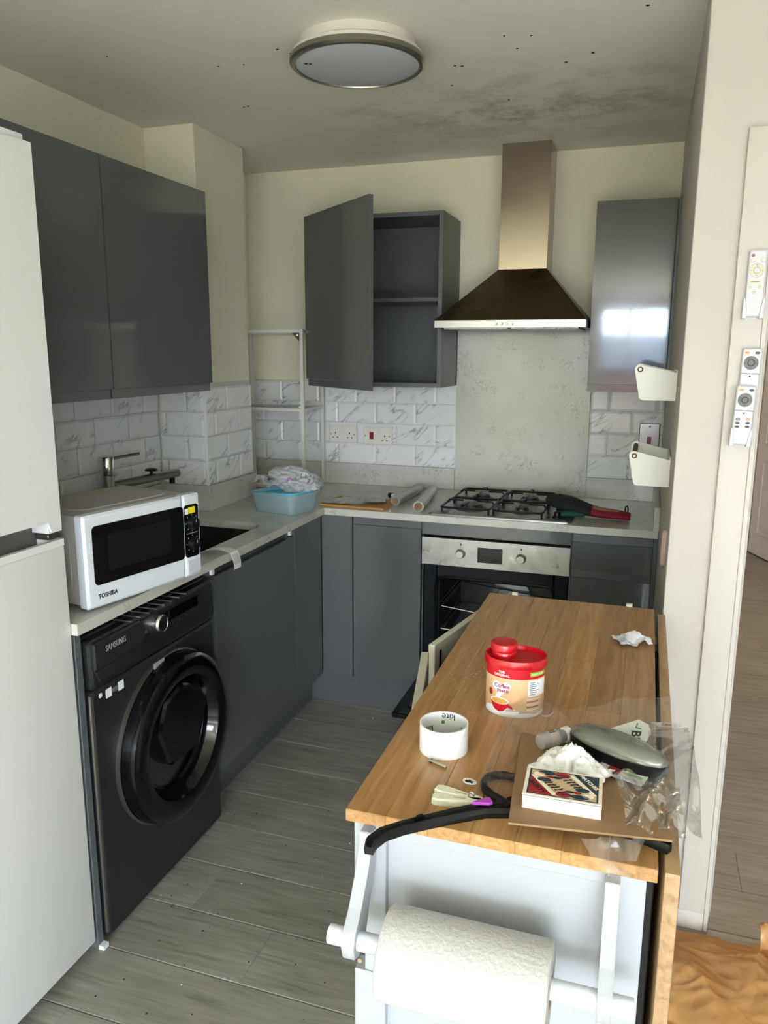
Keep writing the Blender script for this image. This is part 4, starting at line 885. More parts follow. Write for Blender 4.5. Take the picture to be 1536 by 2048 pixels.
# ------------------------------------------------------------------ things on the trolley
def W(x, y, z=TZ): return (x, y, z)
# creamer tub
ct = thing('creamer_tub', 'red lidded coffee creamer tub with tan label on the trolley', 'tub', W(1.716, -2.247), R(8))
EA, EB = 0.0535, 0.043
def ell(h, s=1.0, n=64): return [(EA * s * math.cos(2 * math.pi * k / n), EB * s * math.sin(2 * math.pi * k / n), h) for k in range(n)]
obj('base', loft(NB(), [ell(0, .95), ell(0.002, .985), ell(0.010, .985)]), 'white_plastic', ct, True)
obj('label_wrap', loft(NB(), [ell(0.0095, .99), ell(0.0105, 1.0), ell(0.0745, 1.0), ell(0.0755, .99)]), 'label_tan', ct, True)
obj('red_band', loft(NB(), [ell(0.0752, 1.0), ell(0.094, 1.0)]), 'label_red', ct, True)
obj('lid', loft(NB(), [ell(0.0941, 1.0), ell(0.0945, 1.06), ell(0.107, 1.07), ell(0.109, 1.05), ell(0.108, 1.0), ell(0.1015, .97)]), 'lid_red', ct, True)
cx_, cy_ = -0.022, 0.006
cpp = obj('cap', lathe(NB(), [(0.023, 0.1016), (0.023, 0.112), (0.0215, 0.114), (0.0245, 0.1142), (0.025, 0.1265), (0.0235, 0.1288), (0.004, 0.129)], (cx_, cy_, 0), 44), 'lid_red', ct, True)
def ew(x, z, off):
    # wrap: arc distance x measured on the ellipse from the front direction (-Y, angle -90deg)
    a = -math.pi / 2 + x / 0.0485
    return (EA * (1 + off / 0.05) * math.cos(a), EB * (1 + off / 0.045) * math.sin(a), z)
def decal(name, pts, off, m, parent=ct, sub=0.004):
    bm = NB(); vs = [bm.verts.new((x, z, 0)) for x, z in pts]; bm.faces.new(vs)
    xs_ = [p[0] for p in pts]; x = min(xs_) + sub
    while x < max(xs_):
        g = bm.verts[:] + bm.edges[:] + bm.faces[:]; bmesh.ops.bisect_plane(bm, geom=g, plane_co=(x, 0, 0), plane_no=(1, 0, 0)); x += sub
    for v in bm.verts: v.co = Vector(ew(v.co.x, v.co.y, off))
    return obj(name, bm, m, parent)
def circ(cx, cz, rx, rz, a0=0, a1=360, n=28): return [(cx + rx * math.cos(R(a0 + (a1 - a0) * k / n)), cz + rz * math.sin(R(a0 + (a1 - a0) * k / n))) for k in range(n + (0 if a1 - a0 >= 360 else 1))]
X0_ = -0.022
heart = [(X0_ - 0.001 + 0.0175 * (16 * math.sin(t_) ** 3) / 16, 0.056 + 0.0155 * (13 * math.cos(t_) - 5 * math.cos(2 * t_) - 2 * math.cos(3 * t_) - math.cos(4 * t_)) / 16) for t_ in [2 * math.pi * k / 40 for k in range(40)]]
decal('heart_logo', heart, 0.0004, 'sticker_white')
decal('steam', [(X0_ - 0.008, 0.046), (X0_ - 0.002, 0.045), (X0_ - 0.003, 0.036), (X0_ - 0.012, 0.036)], 0.00035, 'sticker_white')
for wd_, z in (('Coffee', 0.0595), ('mate', 0.0515)): text('logo', wd_, 0.0105, 'print_magenta', ct, None, 0.0, warp=lambda c, z=z: ew(c.x + X0_ + (0 if z > .055 else .002), c.y + z, 0.0008), bold=True)
for wd_, z in (('THE', 0.0865), ('ORIGINAL', 0.0805)): text('label_text', wd_, 0.0062, 'sticker_white', ct, None, 0.0, warp=lambda c, z=z: ew(c.x + X0_ - 0.001, c.y + z, 0.0006), bold=True)
decal('saucer', circ(X0_ - 0.003, 0.0125, 0.034, 0.007), 0.0003, 'sticker_white')
cupz = 0.030
decal('cup_print', circ(X0_ - 0.004, cupz, 0.0165, 0.020, 180, 360) , 0.0006, 'label_red'); decal('cup_rim', circ(X0_ - 0.004, cupz + 0.001, 0.0172, 0.0068), 0.0009, 'sticker_white'); decal('coffee_print', circ(X0_ - 0.004, cupz + 0.0005, 0.0150, 0.0054), 0.0012, 'coffee')
decal('cup_handle', [(X0_ + 0.012, 0.026), (X0_ + 0.019, 0.022), (X0_ + 0.021, 0.014), (X0_ + 0.018, 0.013), (X0_ + 0.016, 0.019), (X0_ + 0.010, 0.021)], 0.0006, 'label_red')
decal('berry_print', circ(X0_ - 0.0225, 0.044, 0.0045, 0.0068), 0.0006, 'match_red'); decal('spoon_print', [(X0_ - 0.024, 0.034), (X0_ - 0.021, 0.034), (X0_ - 0.021, 0.022), (X0_ - 0.025, 0.022)], 0.0005, 'coffee')
decal('green_flash', [(0.025, 0.080), (0.062, 0.080), (0.062, 0.0885), (0.025, 0.0885)], 0.0005, 'label_green'); text('label_text', 'PLANT-BASED', 0.0045, 'sticker_white', ct, None, 0.0, warp=lambda c: ew(c.x + 0.041, c.y + 0.0842, 0.0009), bold=True)
decal('nutrition_table', [(0.022, 0.042), (0.062, 0.042), (0.062, 0.073), (0.022, 0.073)], 0.0005, 'sticker_white')
for k in range(7): decal('table_line', [(0.025, 0.0455 + 0.0038 * k), (0.036 + (k % 3) * 0.004, 0.0455 + 0.0038 * k), (0.036 + (k % 3) * 0.004, 0.0467 + 0.0038 * k), (0.025, 0.0467 + 0.0038 * k)], 0.0008, 'ink_grey')
for k in range(5): decal('small_print', [(0.021, 0.016 + 0.005 * k), (0.05 - (k % 2) * 0.006, 0.016 + 0.005 * k), (0.05 - (k % 2) * .006, 0.018 + 0.005 * k), (0.021, 0.018 + 0.005 * k)], 0.0005, 'match_red' if k % 2 else 'match_edge')
# tape roll core
tc_ = thing('tape_roll', 'empty white cardboard tape core printed inside, beside the creamer tub', 'tape roll', W(1.628, -2.437))
TR, TH = 0.0405, 0.048
obj('ring', lathe(NB(), [(TR, 0.0), (TR, TH), (TR - 0.0025, TH), (TR - 0.0025, 0.0), (TR, 0.0)], n=72), 'sticker_white', tc_, True)
def inw(a0, zc): 
    return lambda c: ((TR - 0.0028) * math.cos(a0 + c.x / TR), (TR - 0.0028) * math.sin(a0 + c.x / TR), zc - c.y)
for a0, zc in ((R(92), 0.040), (R(38), 0.022), (R(150), 0.02), (R(5), 0.036)):
    text('print', 'kite', 0.017, 'ink', tc_, None, 0.0, warp=inw(a0, zc))
    bm = NB(); w_ = inw(a0 + R(14), zc - 0.008); sheet(bm, lambda u, v: Vector(w_(Vector((0.006 * (u - .5), 0.006 * v, 0)))), 3, 1); obj('print_cup', bm, 'green_print', tc_)
bm = NB(); helix = [(TR * 1.002 * math.cos(a), TR * 1.002 * math.sin(a), 0.004 + 0.04 * (a - R(-110)) / R(95)) for a in [R(-110 + 5 * k) for k in range(20)]]; tube(bm, helix, 0.0005, 5); obj('spiral_seam', bm, 'paper_white', tc_)
# bolt, sticker, pegs, purple bit
bt = thing('bolt', 'small steel bolt lying in front of the tape core', 'bolt', W(1.619, -2.489, TZ), R(-22))
obj('shank', tube(NB(), [(0.002, 0, 0.0042), (0.032, 0, 0.003)], 0.0026, 10), 'steel', bt, True); obj('head', lathe(NB(), [(0.0042, 0.0), (0.0042, 0.003)], (-0.001, 0, 0.0042), 12, 'x'), 'steel', bt, True)
st = thing('oval_sticker', 'small white oval sticker with black print on the trolley top', 'sticker', W(1.692, -2.525), R(-15))
obj('backing', prism(NB(), circ(0, 0, 0.0115, 0.0085), 0.0, 0.0006), 'sticker_white', st); obj('print', prism(NB(), [(-.007, -.003), (-.003, -.005), (.002, -.003), (.007, -.004), (.005, 0), (.007, .003), (.002, .002), (-.002, .005), (-.004, .001), (-.007, .002)], 0.0006, 0.0009), 'ink', st)
def peg_prong(o, y0, y1, z):
    pts = []
    prof = [(0.0, 0.006), (0.006, 0.0095), (0.015, 0.010), (0.03, 0.0085), (0.048, 0.0065), (0.062, 0.0065), (0.07, 0.007), (0.076, 0.004)]
    up_ = [(x, w) for x, w in prof]; lo_ = [(x, -w) for x, w in prof[::-1]]
    bm = NB(); ang = math.atan2(y1 - y0, 0.07); M = Matrix.Translation((0, y0, z)) @ Matrix.Rotation(ang, 4, 'Z'); prism(bm, up_ + lo_, 0.0, 0.010, M, 0.002); p = obj('prong', bm, 'peg_cream', o, True)
    bm = NB(); box(bm, 0.032, -0.001, 0.0095, 0.05, 0.001, 0.0103, M=M); obj('slot', bm, 'sticker_tan', p)
pgA = thing('clothes_peg', 'cream plastic clothes peg lying open beside the coat hanger', 'peg', W(1.650, -2.582), R(2))
peg_prong(pgA, 0.012, -0.002, 0.0); peg_prong(pgA, -0.014, -0.006, 0.0)
obj('spring', tube(NB(), [(0.056 + 0.004 * math.cos(a), -0.004 + 0.0004 * a, 0.012 + 0.004 * math.sin(a)) for a in [k * .5 for k in range(30)]], 0.0006, 5), 'steel', pgA, True)
tag(obj('purple_tag', prism(NB(), [(0, 0), (0.026, 0.002), (0.030, 0.006), (0.026, 0.018), (0.022, 0.019)], 0, 0.004, Matrix.Translation((1.712, -2.606, TZ + 0.013)) @ Matrix.Rotation(R(8), 4, 'Z'), .001), 'purple'), 'small purple plastic tag between peg and coat hanger', 'tag')
# black coat hanger
hg = thing('coat_hanger', 'black plastic coat hanger lying partly under the cardboard', 'hanger', W(1.60, -2.735, TZ))
def P_(x, y, z=0.008): return Vector((x - 1.60, y + 2.735, z))
arm = [P_(1.603, -2.742, .006), P_(1.602, -2.728), P_(1.610, -2.706), P_(1.630, -2.684), P_(1.66, -2.658), P_(1.695, -2.629), P_(1.73, -2.603), P_(1.76, -2.590), P_(1.80, -2.578), P_(1.86, -2.575), P_(1.92, -2.585), P_(1.96, -2.60), P_(1.982, -2.612)]
wv = [0.006, 0.0085, 0.0085, 0.008, 0.0085, 0.010, 0.012, 0.014, 0.014, 0.012, 0.009, 0.0085, 0.006]
rings = []
for i, p in enumerate(arm):
    d = arm[min(i + 1, len(arm) - 1)] - arm[max(i - 1, 0)]; d.z = 0; n_ = Vector((-d.y, d.x, 0)).normalized() * wv[i]
    rings.append([p + n_ * sx + Vector((0, 0, sz * 0.007 - 0.001)) for sx, sz in ((-1, -1), (1, -1), (1.1, .2), (.75, 1), (.45, .55), (-.45, .55), (-.75, 1), (-1.1, .2))])
obj('shoulder_bar', loft(NB(), rings), 'black_plastic', hg, True)
hook = [P_(1.765, -2.588, .008), P_(1.752, -2.575, .008), P_(1.735, -2.565, .008), P_(1.722, -2.552, .008), P_(1.716, -2.535, .008), P_(1.718, -2.518, .008), P_(1.728, -2.507, .008), P_(1.742, -2.502, .008), P_(1.757, -2.505, .008), P_(1.768, -2.515, .008)]
obj('hook', tube(NB(), hook, 0.0065, 10), 'black_plastic', hg, True)
obj('hook_plate', prism(NB(), [(0.115, 0.112), (0.13, 0.128), (0.16, 0.172), (0.2, 0.19), (0.2, 0.145), (0.165, 0.14)], 0.003, 0.011, None, .002), 'black_plastic', hg, True)
obj('notch', prism(NB(), [(0.045, 0.066), (0.056, 0.076), (0.052, 0.080), (0.046, 0.074)], 0.010, 0.016), 'black_plastic', hg)
# cardboard sheet (lifted at the near end by the hanger)
cdp = [(1.745, -2.345), (1.965, -2.372), (1.984, -2.618), (1.772, -2.648)]
def cz(x, y): return 0.0185 + 0.004 * math.sin((x - 1.7) * 14) if y < -2.5 else 0.0185 * max(0.08, (-2.34 - y) / 0.16) + 0.001
def cfun(off):
    def f(u, v):
        a = Vector(cdp[0]).lerp(Vector(cdp[1]), u); b = Vector(cdp[3]).lerp(Vector(cdp[2]), u); p = a.lerp(b, v)
        h = 0.0015 + 0.0185 * min(1, v / 0.75); return Vector((p.x - 1.745, p.y + 2.345, h + off))
    return f
bm = NB(); f0, f1 = cfun(0), cfun(0.0032)
N1, N2 = 8, 10
top = [[bm.verts.new(f1(i / N1, j / N2)) for j in range(N2 + 1)] for i in range(N1 + 1)]; bot = [[bm.verts.new(f0(i / N1, j / N2)) for j in range(N2 + 1)] for i in range(N1 + 1)]
for i in range(N1):
    for j in range(N2): bm.faces.new((top[i][j], top[i + 1][j], top[i + 1][j + 1], top[i][j + 1])); bm.faces.new((bot[i][j], bot[i][j + 1], bot[i + 1][j + 1], bot[i + 1][j]))
for i in range(N1): bm.faces.new((top[i][0], bot[i][0], bot[i + 1][0], top[i + 1][0])); bm.faces.new((top[i][N2], top[i + 1][N2], bot[i + 1][N2], bot[i][N2]))
for j in range(N2): bm.faces.new((top[0][j], top[0][j + 1], bot[0][j + 1], bot[0][j])); bm.faces.new((top[N1][j], bot[N1][j], bot[N1][j + 1], top[N1][j + 1]))
cdo = tag(obj('cardboard_sheet', bm, 'cardboard'), 'brown cardboard sheet under the matchbox on the trolley', 'cardboard'); cdo.location = W(1.745, -2.345)
CZ = TZ + 0.0235
# matchbox
mb = thing('matchbox', 'large matchbox with illustrated lid on the cardboard sheet', 'matchbox', (1.785, -2.606, CZ - 0.0005), R(2), rot=(R(4.0), 0, R(2)))
MW, ML, MH = 0.106, 0.067, 0.0235
bm = NB(); box(bm, 0.0005, 0.0005, 0.0012, MW - 0.0005, ML - 0.0005, MH - 0.0035); obj('tray', bm, 'match_tray', mb)
bm = NB(); box(bm, 0, 0, 0, MW, ML, 0.001); box(bm, 0, 0, MH - 0.0012, MW, ML, MH); box(bm, -0.001, 0, 0, 0, ML, MH); box(bm, MW, 0, 0, MW + .001, ML, MH); sl = obj('sleeve', bm, 'match_edge', mb)
def flat(name, pts, h, m): return obj(name, prism(NB(), pts, MH, MH + h), m, sl)
flat('frame_print', [(0.004, 0.003), (MW - 0.004, 0.003), (MW - 0.004, ML - 0.003), (0.004, ML - 0.003)], 0.0002, 'match_blue')
flat('field_print', [(0.0065, 0.005), (MW - 0.0065, 0.005), (MW - 0.0065, ML - 0.005), (0.0065, ML - 0.005)], 0.0003, 'match_tan')
def both(name, pts, h, m):
    flat(name, pts, h, m); flat(name, [(MW - x, ML - y) for x, y in pts], h, m)
flat('corner_print', [(0.0065, 0.005), (0.040, 0.005), (0.0065, 0.047)], 0.0004, 'match_red')
flat('corner_print', [(MW - 0.0065, ML - 0.005), (MW - 0.040, ML - 0.005), (MW - 0.0065, ML - 0.047)], 0.0004, 'match_blue')
both('band_print', [(0.040, 0.006), (0.045, 0.009), (0.012, 0.050), (0.0065, 0.0475)], 0.00045, 'match_edge')
both('figure_print', circ(0.055, 0.0105, 0.011, 0.0055), 0.0005, 'match_red'); both('figure_print', circ(0.077, 0.010, 0.013, 0.005), 0.0005, 'match_blue'); both('figure_print', circ(0.026, 0.040, 0.010, 0.005), 0.0005, 'match_blue')
both('hat_print', circ(0.063, 0.019, 0.006, 0.0028), 0.0006, 'match_blue'); both('hat_print', circ(0.033, 0.048, 0.006, 0.0028), 0.0006, 'match_red'); both('figure_print', circ(0.018, 0.0525, 0.008, 0.005), 0.0005, 'match_edge')
for k in range(6):
    x, y = 0.022 + 0.005 * k, 0.036 - 0.0045 * k
    both('line_print', [(x, y), (x + 0.011, y + 0.007), (x + 0.0118, y + 0.006), (x + 0.001, y - 0.0012)], 0.0007, 'ink')
    both('line_print', [(x + 0.004, y - .002), (x + 0.0165, y - 0.001), (x + 0.0165, y - 0.0022), (x + 0.004, y - 0.0035)], 0.0007, 'ink')
text('lid_text', 'SAFETY', 0.0098, 'ink', sl, Matrix.Translation((0.0178, 0.0200, MH + 0.0009)) @ Matrix.Rotation(R(-51), 4, 'Z'), 0.0001, bold=True)
text('lid_text', 'MATCHES', 0.0085, 'match_edge', sl, Matrix.Translation((MW - 0.0178, ML - 0.0195, MH + 0.0009)) @ Matrix.Rotation(R(-51), 4, 'Z'), 0.0001, bold=True)
# spectacle case
gc = thing('glasses_case', 'oval case with translucent grey lid and black base on the cardboard', 'glasses case', (1.906, -2.412, TZ + 0.0175), R(-27))
def oval(s, h, n=48): return [(0.083 * s * math.cos(2 * math.pi * k / n) * 1.0, 0.031 * s * math.sin(2 * math.pi * k / n), h) for k in range(n)]
obj('base', loft(NB(), [oval(.95, 0.0), oval(1.0, 0.003), oval(1.02, 0.0195), oval(.98, 0.02)]), 'black_plastic', gc, True)
obj('lid', loft(NB(), [oval(1.0, 0.0201), oval(1.0, 0.024), oval(.95, 0.030), oval(.84, 0.035), oval(.64, 0.0385), oval(.3, 0.040)]), 'case_lid', gc, True)
obj('lining', loft(NB(), [oval(.9, 0.0202), oval(.88, 0.023), oval(.6, 0.0275), oval(.2, 0.0285)]), 'sticker_tan', gc, True)
# dropper bottle
bo = thing('dropper_bottle', 'little translucent bottle with grey cap lying behind the tissue', 'bottle', (1.783, -2.405, TZ + 0.0165), R(47))
obj('bottle', lathe(NB(), [(0.006, 0.0), (0.0125, 0.001), (0.0135, 0.004), (0.0135, 0.042), (0.0095, 0.048), (0.009, 0.052)], (0, 0, 0.0135 - .008), 28, 'x'), 'bottle_plastic', bo, True)
obj('liquid', lathe(NB(), [(0.005, 0.002), (0.0122, 0.003), (0.0125, 0.03), (0.008, 0.031)], (0, 0, 0.0135 - .008), 24, 'x'), 'peeling', bo, True)
obj('label', lathe(NB(), [(0.01365, 0.016), (0.0138, 0.017), (0.0138, 0.034), (0.01365, 0.035)], (0, 0, 0.0135 - .008), 28, 'x'), 'appliance_grey', bo, True)
obj('collar', lathe(NB(), [(0.0125, 0.052), (0.013, 0.054), (0.013, 0.062), (0.0105, 0.064)], (0, 0, 0.0135 - .008), 24, 'x'), 'white_plastic', bo, True)
obj('nozzle', lathe(NB(), [(0.004, 0.064), (0.002, 0.092)], (0, 0, 0.0135 - .008), 12, 'x'), 'bottle_plastic', bo, True)
for k in range(3): obj('label_text', box(NB(), 0.018, -0.004 + 0.003 * k, 0.0190, 0.032 - 0.003 * (k % 2), -0.0028 + .003 * k, 0.0194), 'ink', bo)
# crumpled tissue
bm = NB()
def tis(u, v):
    x, y = (u - .5) * 0.125, (v - .5) * 0.085
    r = math.hypot(x / 0.06, y / 0.045); h = 0.034 * max(0, 1 - r * 0.95) ** .8
    h += 0.016 * (crease((x, y, 0), 55, 3.1) - .5) * (0.4 + max(0, 1 - r)); x += 0.008 * noise.noise(Vector((u * 5, v * 5, 2))); y += 0.010 * noise.noise(Vector((u * 4, v * 6, 9)))
    k = 0.78 + .3 * noise.noise(Vector((math.atan2(y, x) * 1.3, 3, 1)))
    return Vector((x * (1 if r < .6 else k + .2), y * (1 if r < .6 else k + .2), max(0.001, h)))
sheet(bm, tis, 44, 36); o = tag(obj('crumpled_tissue', bm, 'tissue', None, True, False), 'crumpled white tissue between matchbox and glasses case', 'tissue'); o.location = (1.843, -2.480, TZ + 0.0245); o.rotation_euler = (0, 0, R(-18)); o.scale = (0.86, 0.86, 0.95)
# crumpled receipt
bm = NB()
def rcp(u, v):
    x, y = (u - .5) * 0.078, (v - .5) * 0.052
    h = 0.005 + 0.011 * (crease((x, y, 0), 30, 7.7) - .3) + 0.012 * math.exp(-((x - .012) ** 2 + y * y) / .0005)
    x += 0.010 * noise.noise(Vector((u * 4, v * 4, 5))); y += 0.012 * noise.noise(Vector((u * 3, v * 5, 8)))
    return Vector((x, y, max(0.0008, h)))
sheet(bm, rcp, 26, 18); o = tag(obj('crumpled_receipt', bm, 'paper_printed', None, False), 'crumpled ball of printed paper alone at the far right of trolley top', 'paper'); o.location = W(1.918, -1.825); o.rotation_euler = (0, 0, R(25))
# card and leaflet under the case
cd = thing('product_card', 'white rounded card with black letters behind the glasses case', 'card', (1.915, -2.315, TZ + 0.012), 0, rot=(R(32), 0, R(-20)))
obj('card', prism(NB(), [(-0.032, 0.0), (0.034, -0.03), (0.04, 0.02), (0.03, 0.034), (0.012, 0.038)], 0, 0.001), 'sticker_white', cd)
text('card_text', 'BE', 0.022, 'ink', cd, Matrix.Translation((0.018, 0.004, 0.0012)) @ Matrix.Rotation(R(-78), 4, 'Z'), 0.0001, bold=True)
bm = NB(); prism(bm, [(0.012, 0.020), (0.022, 0.020), (0.022, 0.022), (0.012, 0.022)], .001, .0014); prism(bm, [(0.012, 0.022), (0.014, 0.022), (0.014, 0.030), (0.012, 0.030)], .001, .0014); obj('corner_mark', bm, 'green_print', cd)
lt = thing('leaflet', 'folded printed leaflet sticking out from under the glasses case', 'leaflet', (1.905, -2.445, TZ + 0.0195), R(-14))
obj('paper', prism(NB(), [(-0.028, -0.024), (0.048, -0.032), (0.052, 0.012), (-0.02, 0.018)], 0.0, 0.0012), 'paper_printed', lt)
obj('photo_print', prism(NB(), [(-0.010, -0.020), (0.010, -0.022), (0.012, 0.002), (-0.008, 0.004)], 0.0012, 0.0015), 'match_red', lt); obj('green_print', prism(NB(), [(0.014, -0.012), (0.045, -0.016), (0.046, -0.010), (0.015, -0.006)], 0.0012, 0.0015), 'green_print', lt)
# clear plastic bag
pb = thing('clear_plastic_bag', 'crinkled clear plastic bag spread around the cardboard on the trolley', 'bag', W(1.85, -2.40))
def film(pts, nu, nv, amp, s, seed, lift):
    A, B, C_, D = [Vector(p) for p in pts]
    def f(u, v):
        p = A.lerp(B, u).lerp(D.lerp(C_, u), v); e = lift(u, v)
        c = crease((p.x, p.y, 0), s, seed); q = noise.noise_vector(Vector((p.x * 10, p.y * 10, seed)))
        edge = min(u, 1 - u, v, 1 - v)
        p = p + Vector((q.x * .008, q.y * .008, 0)); 
        return Vector((p.x - 1.85, p.y + 2.40, p.z - TZ + max(0.0006, e + amp * (c - .45) * (0.5 + (.8 if edge < .12 else .25)))))
    return sheet(NB(), f, nu, nv)
obj('rear_film', film([(1.712, -2.31, TZ), (1.99, -2.235, TZ), (2.0, -2.36, TZ), (1.73, -2.36, TZ)], 54, 22, 0.010, 16, 1.3, lambda u, v: 0.004 + 0.046 * (1 - v) * (0.45 + .7 * u) + .012 * math.sin(u * 9) * (1 - v)), 'clear_film', pb, True, False)
obj('left_film', film([(1.700, -2.33, TZ), (1.752, -2.33, TZ), (1.772, -2.56, TZ), (1.722, -2.545, TZ)], 14, 36, 0.006, 20, 4.9, lambda u, v: 0.016 * (1 - u) * (0.6 + .5 * math.sin(v * 5)) + .010 * (v > .75) * 1.2), 'clear_film', pb, True, False)
obj('right_film', film([(1.955, -2.27, TZ), (2.010, -2.25, TZ), (2.022, -2.60, TZ), (1.955, -2.50, TZ)], 16, 46, 0.007, 13, 8.2, lambda u, v: 0.018 + 0.034 * math.sin(v * 3.1) * (.3 + u)), 'clear_film', pb, True, False)
obj('front_flap', film([(1.90, -2.475, TZ + .02), (1.998, -2.47, TZ + .015), (2.002, -2.605, TZ + .012), (1.925, -2.628, TZ + .02)], 22, 30, 0.007, 15, 2.2, lambda u, v: 0.006 + 0.012 * math.sin(u * 6 + v * 4) ** 2), 'clear_film', pb, True, False)
obj('hanging_corner', film([(1.868, -2.652, TZ + .022), (1.955, -2.63, TZ + .022), (1.933, -2.672, TZ - .035), (1.918, -2.674, TZ - .035)], 16, 18, 0.006, 40, 6.1, lambda u, v: 0.001), 'clear_film', pb, True, False)
obj('white_seam', film([(1.708, -2.315, TZ + .004), (1.80, -2.296, TZ + .004), (1.80, -2.303, TZ + .006), (1.712, -2.335, TZ + .012)], 20, 6, 0.004, 40, 3.3, lambda u, v: 0.020), 'white_film', pb, True, False)
# crumbs on the trolley
def scatter(name, label, cat, n, fn, m, r0, r1):
    bm = NB()
    for k in range(n):
        x, y, z = fn(); r = random.uniform(r0, r1)
        c = bmesh.ops.create_icosphere(bm, subdivisions=1, radius=r)
        a = random.uniform(0, 6)
        for v in c['verts']: v.co = Vector((x + v.co.x * random.uniform(.7, 1.6), y + v.co.y * random.uniform(.7, 1.4), z + r * .5 + v.co.z * .5))
    o = obj(name, bm, m); tag(o, label, cat); o['kind'] = 'stuff'; return o
scatter('wood_crumbs', 'pale crumbs scattered on the trolley top near its left edge', 'crumbs', 70, lambda: (1.60 + random.gauss(0, .022), -2.13 + random.gauss(0, .05), TZ), 'crumb', .0005, .0014)
scatter('leaf_crumbs', 'brown food crumbs lying on the drop leaf edge beside the wall', 'crumbs', 26, lambda: (1.986 + random.uniform(-.006, .006), random.uniform(-2.15, -1.70), TZ - 0.002), 'kraft_board', .001, .0026)
scatter('floor_crumbs', 'tiny pale crumbs on the floor in front of the plinth', 'crumbs', 26, lambda: (random.uniform(.60, 1.45), random.uniform(-2.2, -.62), 0.0), 'crumb_white', .0008, .0026)
scatter('floor_specks', 'dark specks of dirt on the grey floor', 'dirt', 50, lambda: (random.uniform(.66, 1.45), random.uniform(-2.4, -.7), 0.0), 'fly_speck', .001, .0028)
sp_xy = [(0.62, -1.33), (0.70, -1.32), (.85, -1.40), (.872, -1.36), (.50, -.95), (.52, -.955), (1.30, -1.12), (1.32, -1.11), (1.5, -1.2), (1.55, -1.28), (1.62, -1.05), (1.70, -1.1), (1.85, -1.38), (1.4, -.75), (1.48, -1.3), (.35, -1.5), (1.25, -.95), (1.12, -1.66)]
_it = iter(sp_xy)
bm = NB()
for x, y in sp_xy: lathe(bm, [(0.0028, 0.0), (0.002, -0.0015)], (x, y, H), 8, ex=random.uniform(.8, 2.2), ey=random.uniform(.8, 1.4))
o = tag(obj('ceiling_specks', bm, 'fly_speck'), 'tiny black specks dotted over the ceiling around the lamp', 'specks'); o['kind'] = 'stuff'

# ------------------------------------------------------------------ things on the worktop
tb = thing('plastic_tub', 'translucent blue rectangular plastic tub at the worktop corner', 'tub', (0.522, -0.735, ZW), R(-14))
bm = NB(); 
def rr3(w, h, r, z): return [(x, y, z) for x, y in rrect(-w, -h, w, h, r, 4)]
loft(bm, [rr3(.100, .078, .022, 0.0), rr3(.112, .090, .026, 0.076), rr3(.118, .096, .028, 0.077), rr3(.118, .096, .028, 0.082), rr3(.110, .088, .026, 0.082), rr3(.098, .076, .022, 0.003)], True, True)
obj('tub_shell', bm, 'tub_plastic', tb, True)
bm = NB(); loft(bm, [rr3(.106, .084, .026, 0.0), rr3(.106, .084, .026, 0.012), rr3(.100, .078, .022, 0.0125), rr3(.098, .076, .022, 0.006)]); ldx = obj('lid', bm, 'teal_plastic', tb, True); ldx.location = (-0.004, -0.002, 0.068); ldx.rotation_euler = (R(-2), R(-3), 0)
def bagmesh(c, rad, seed, amp=.55, s=2.4): return crumple(NB(), c, rad, amp, s, seed, 5)
o = tag(obj('carrier_bag', bagmesh((0, 0, 0.045), (0.10, 0.072, 0.050), 2.3, .34, 2.6), 'white_film', None, True, False), 'bunched white plastic carrier bag heaped in the blue tub', 'bag'); o.location = (0.545, -0.70, ZW + 0.078); o.rotation_euler = (0, R(14), R(25))
bm = NB(); lathe(bm, [(0.008, 0), (0.007, .001)], (0, 0, 0), 14, 'y'); pr_ = obj('bag_print', bm, 'purple', o); pr_.location = (-0.03, -0.074, 0.052); 
for k in range(7):
    bm = NB(); x = -0.045 + 0.018 * k; tube(bm, [(x, -0.064 + abs(k - 3) * .003, 0.052 + .006 * math.sin(k)), (x + 0.008, -0.058 + abs(k - 3) * .003, 0.066 + .008 * math.sin(k * 2)), (x + 0.006, -0.045, 0.083)], 0.0016, 5); obj('bag_letter', bm, 'ink_grey', o)
bm = NB(); sheet(bm, lambda u, v: Vector((0.10 * (u - .5) * 1.1, 0.05 * (v - .5) + .012 * math.sin(u * 7), 0.018 * (crease((u * .1, v * .06, 0), 40, 5.2) - .3) + 0.020 * (1 - u))), 20, 14)
o = tag(obj('loose_plastic_sheet', bm, 'white_film'), 'thin crumpled plastic film poking out left of the carrier bag', 'film'); o.location = (0.425, -0.715, ZW + 0.094); o.rotation_euler = (0, R(6), R(-10))
bd = tag(obj('kraft_board', box(NB(), -0.145, -0.10, 0, 0.145, 0.10, 0.009, 0.0015), 'kraft_board', None), 'thin orange brown board lying under the papers on worktop', 'board'); bd.location = (0.770, -0.505, ZW); bd.rotation_euler = (0, 0, R(-3))
for k, (x, y, a, zz) in enumerate(((0.700, -0.530, 8, .0095), (0.735, -0.505, -12, .0125), (0.795, -0.490, 20, .0155))):
    bm = NB(); sheet(bm, lambda u, v: Vector(((u - .5) * 0.16, (v - .5) * 0.105, 0.006 * max(0, crease((u * .16, v * .1, 0), 16, 3 + k) - .35) + .0006)), 18, 12)
    o = tag(obj('loose_paper', bm, 'paper_printed'), ['creased printed letter nearest the blue tub on the brown board', 'creased letter in the middle of the paper pile on the brown board', 'creased letter on top of the pile, nearest the film rolls'][k], 'paper', 'letters on the brown board'); o.location = (x, y, ZW + zz); o.rotation_euler = (0, 0, R(a))
mk = thing('marker_cap', 'small black and white cap lying on the worktop behind the board', 'cap', (0.842, -0.315, ZW), R(-35))
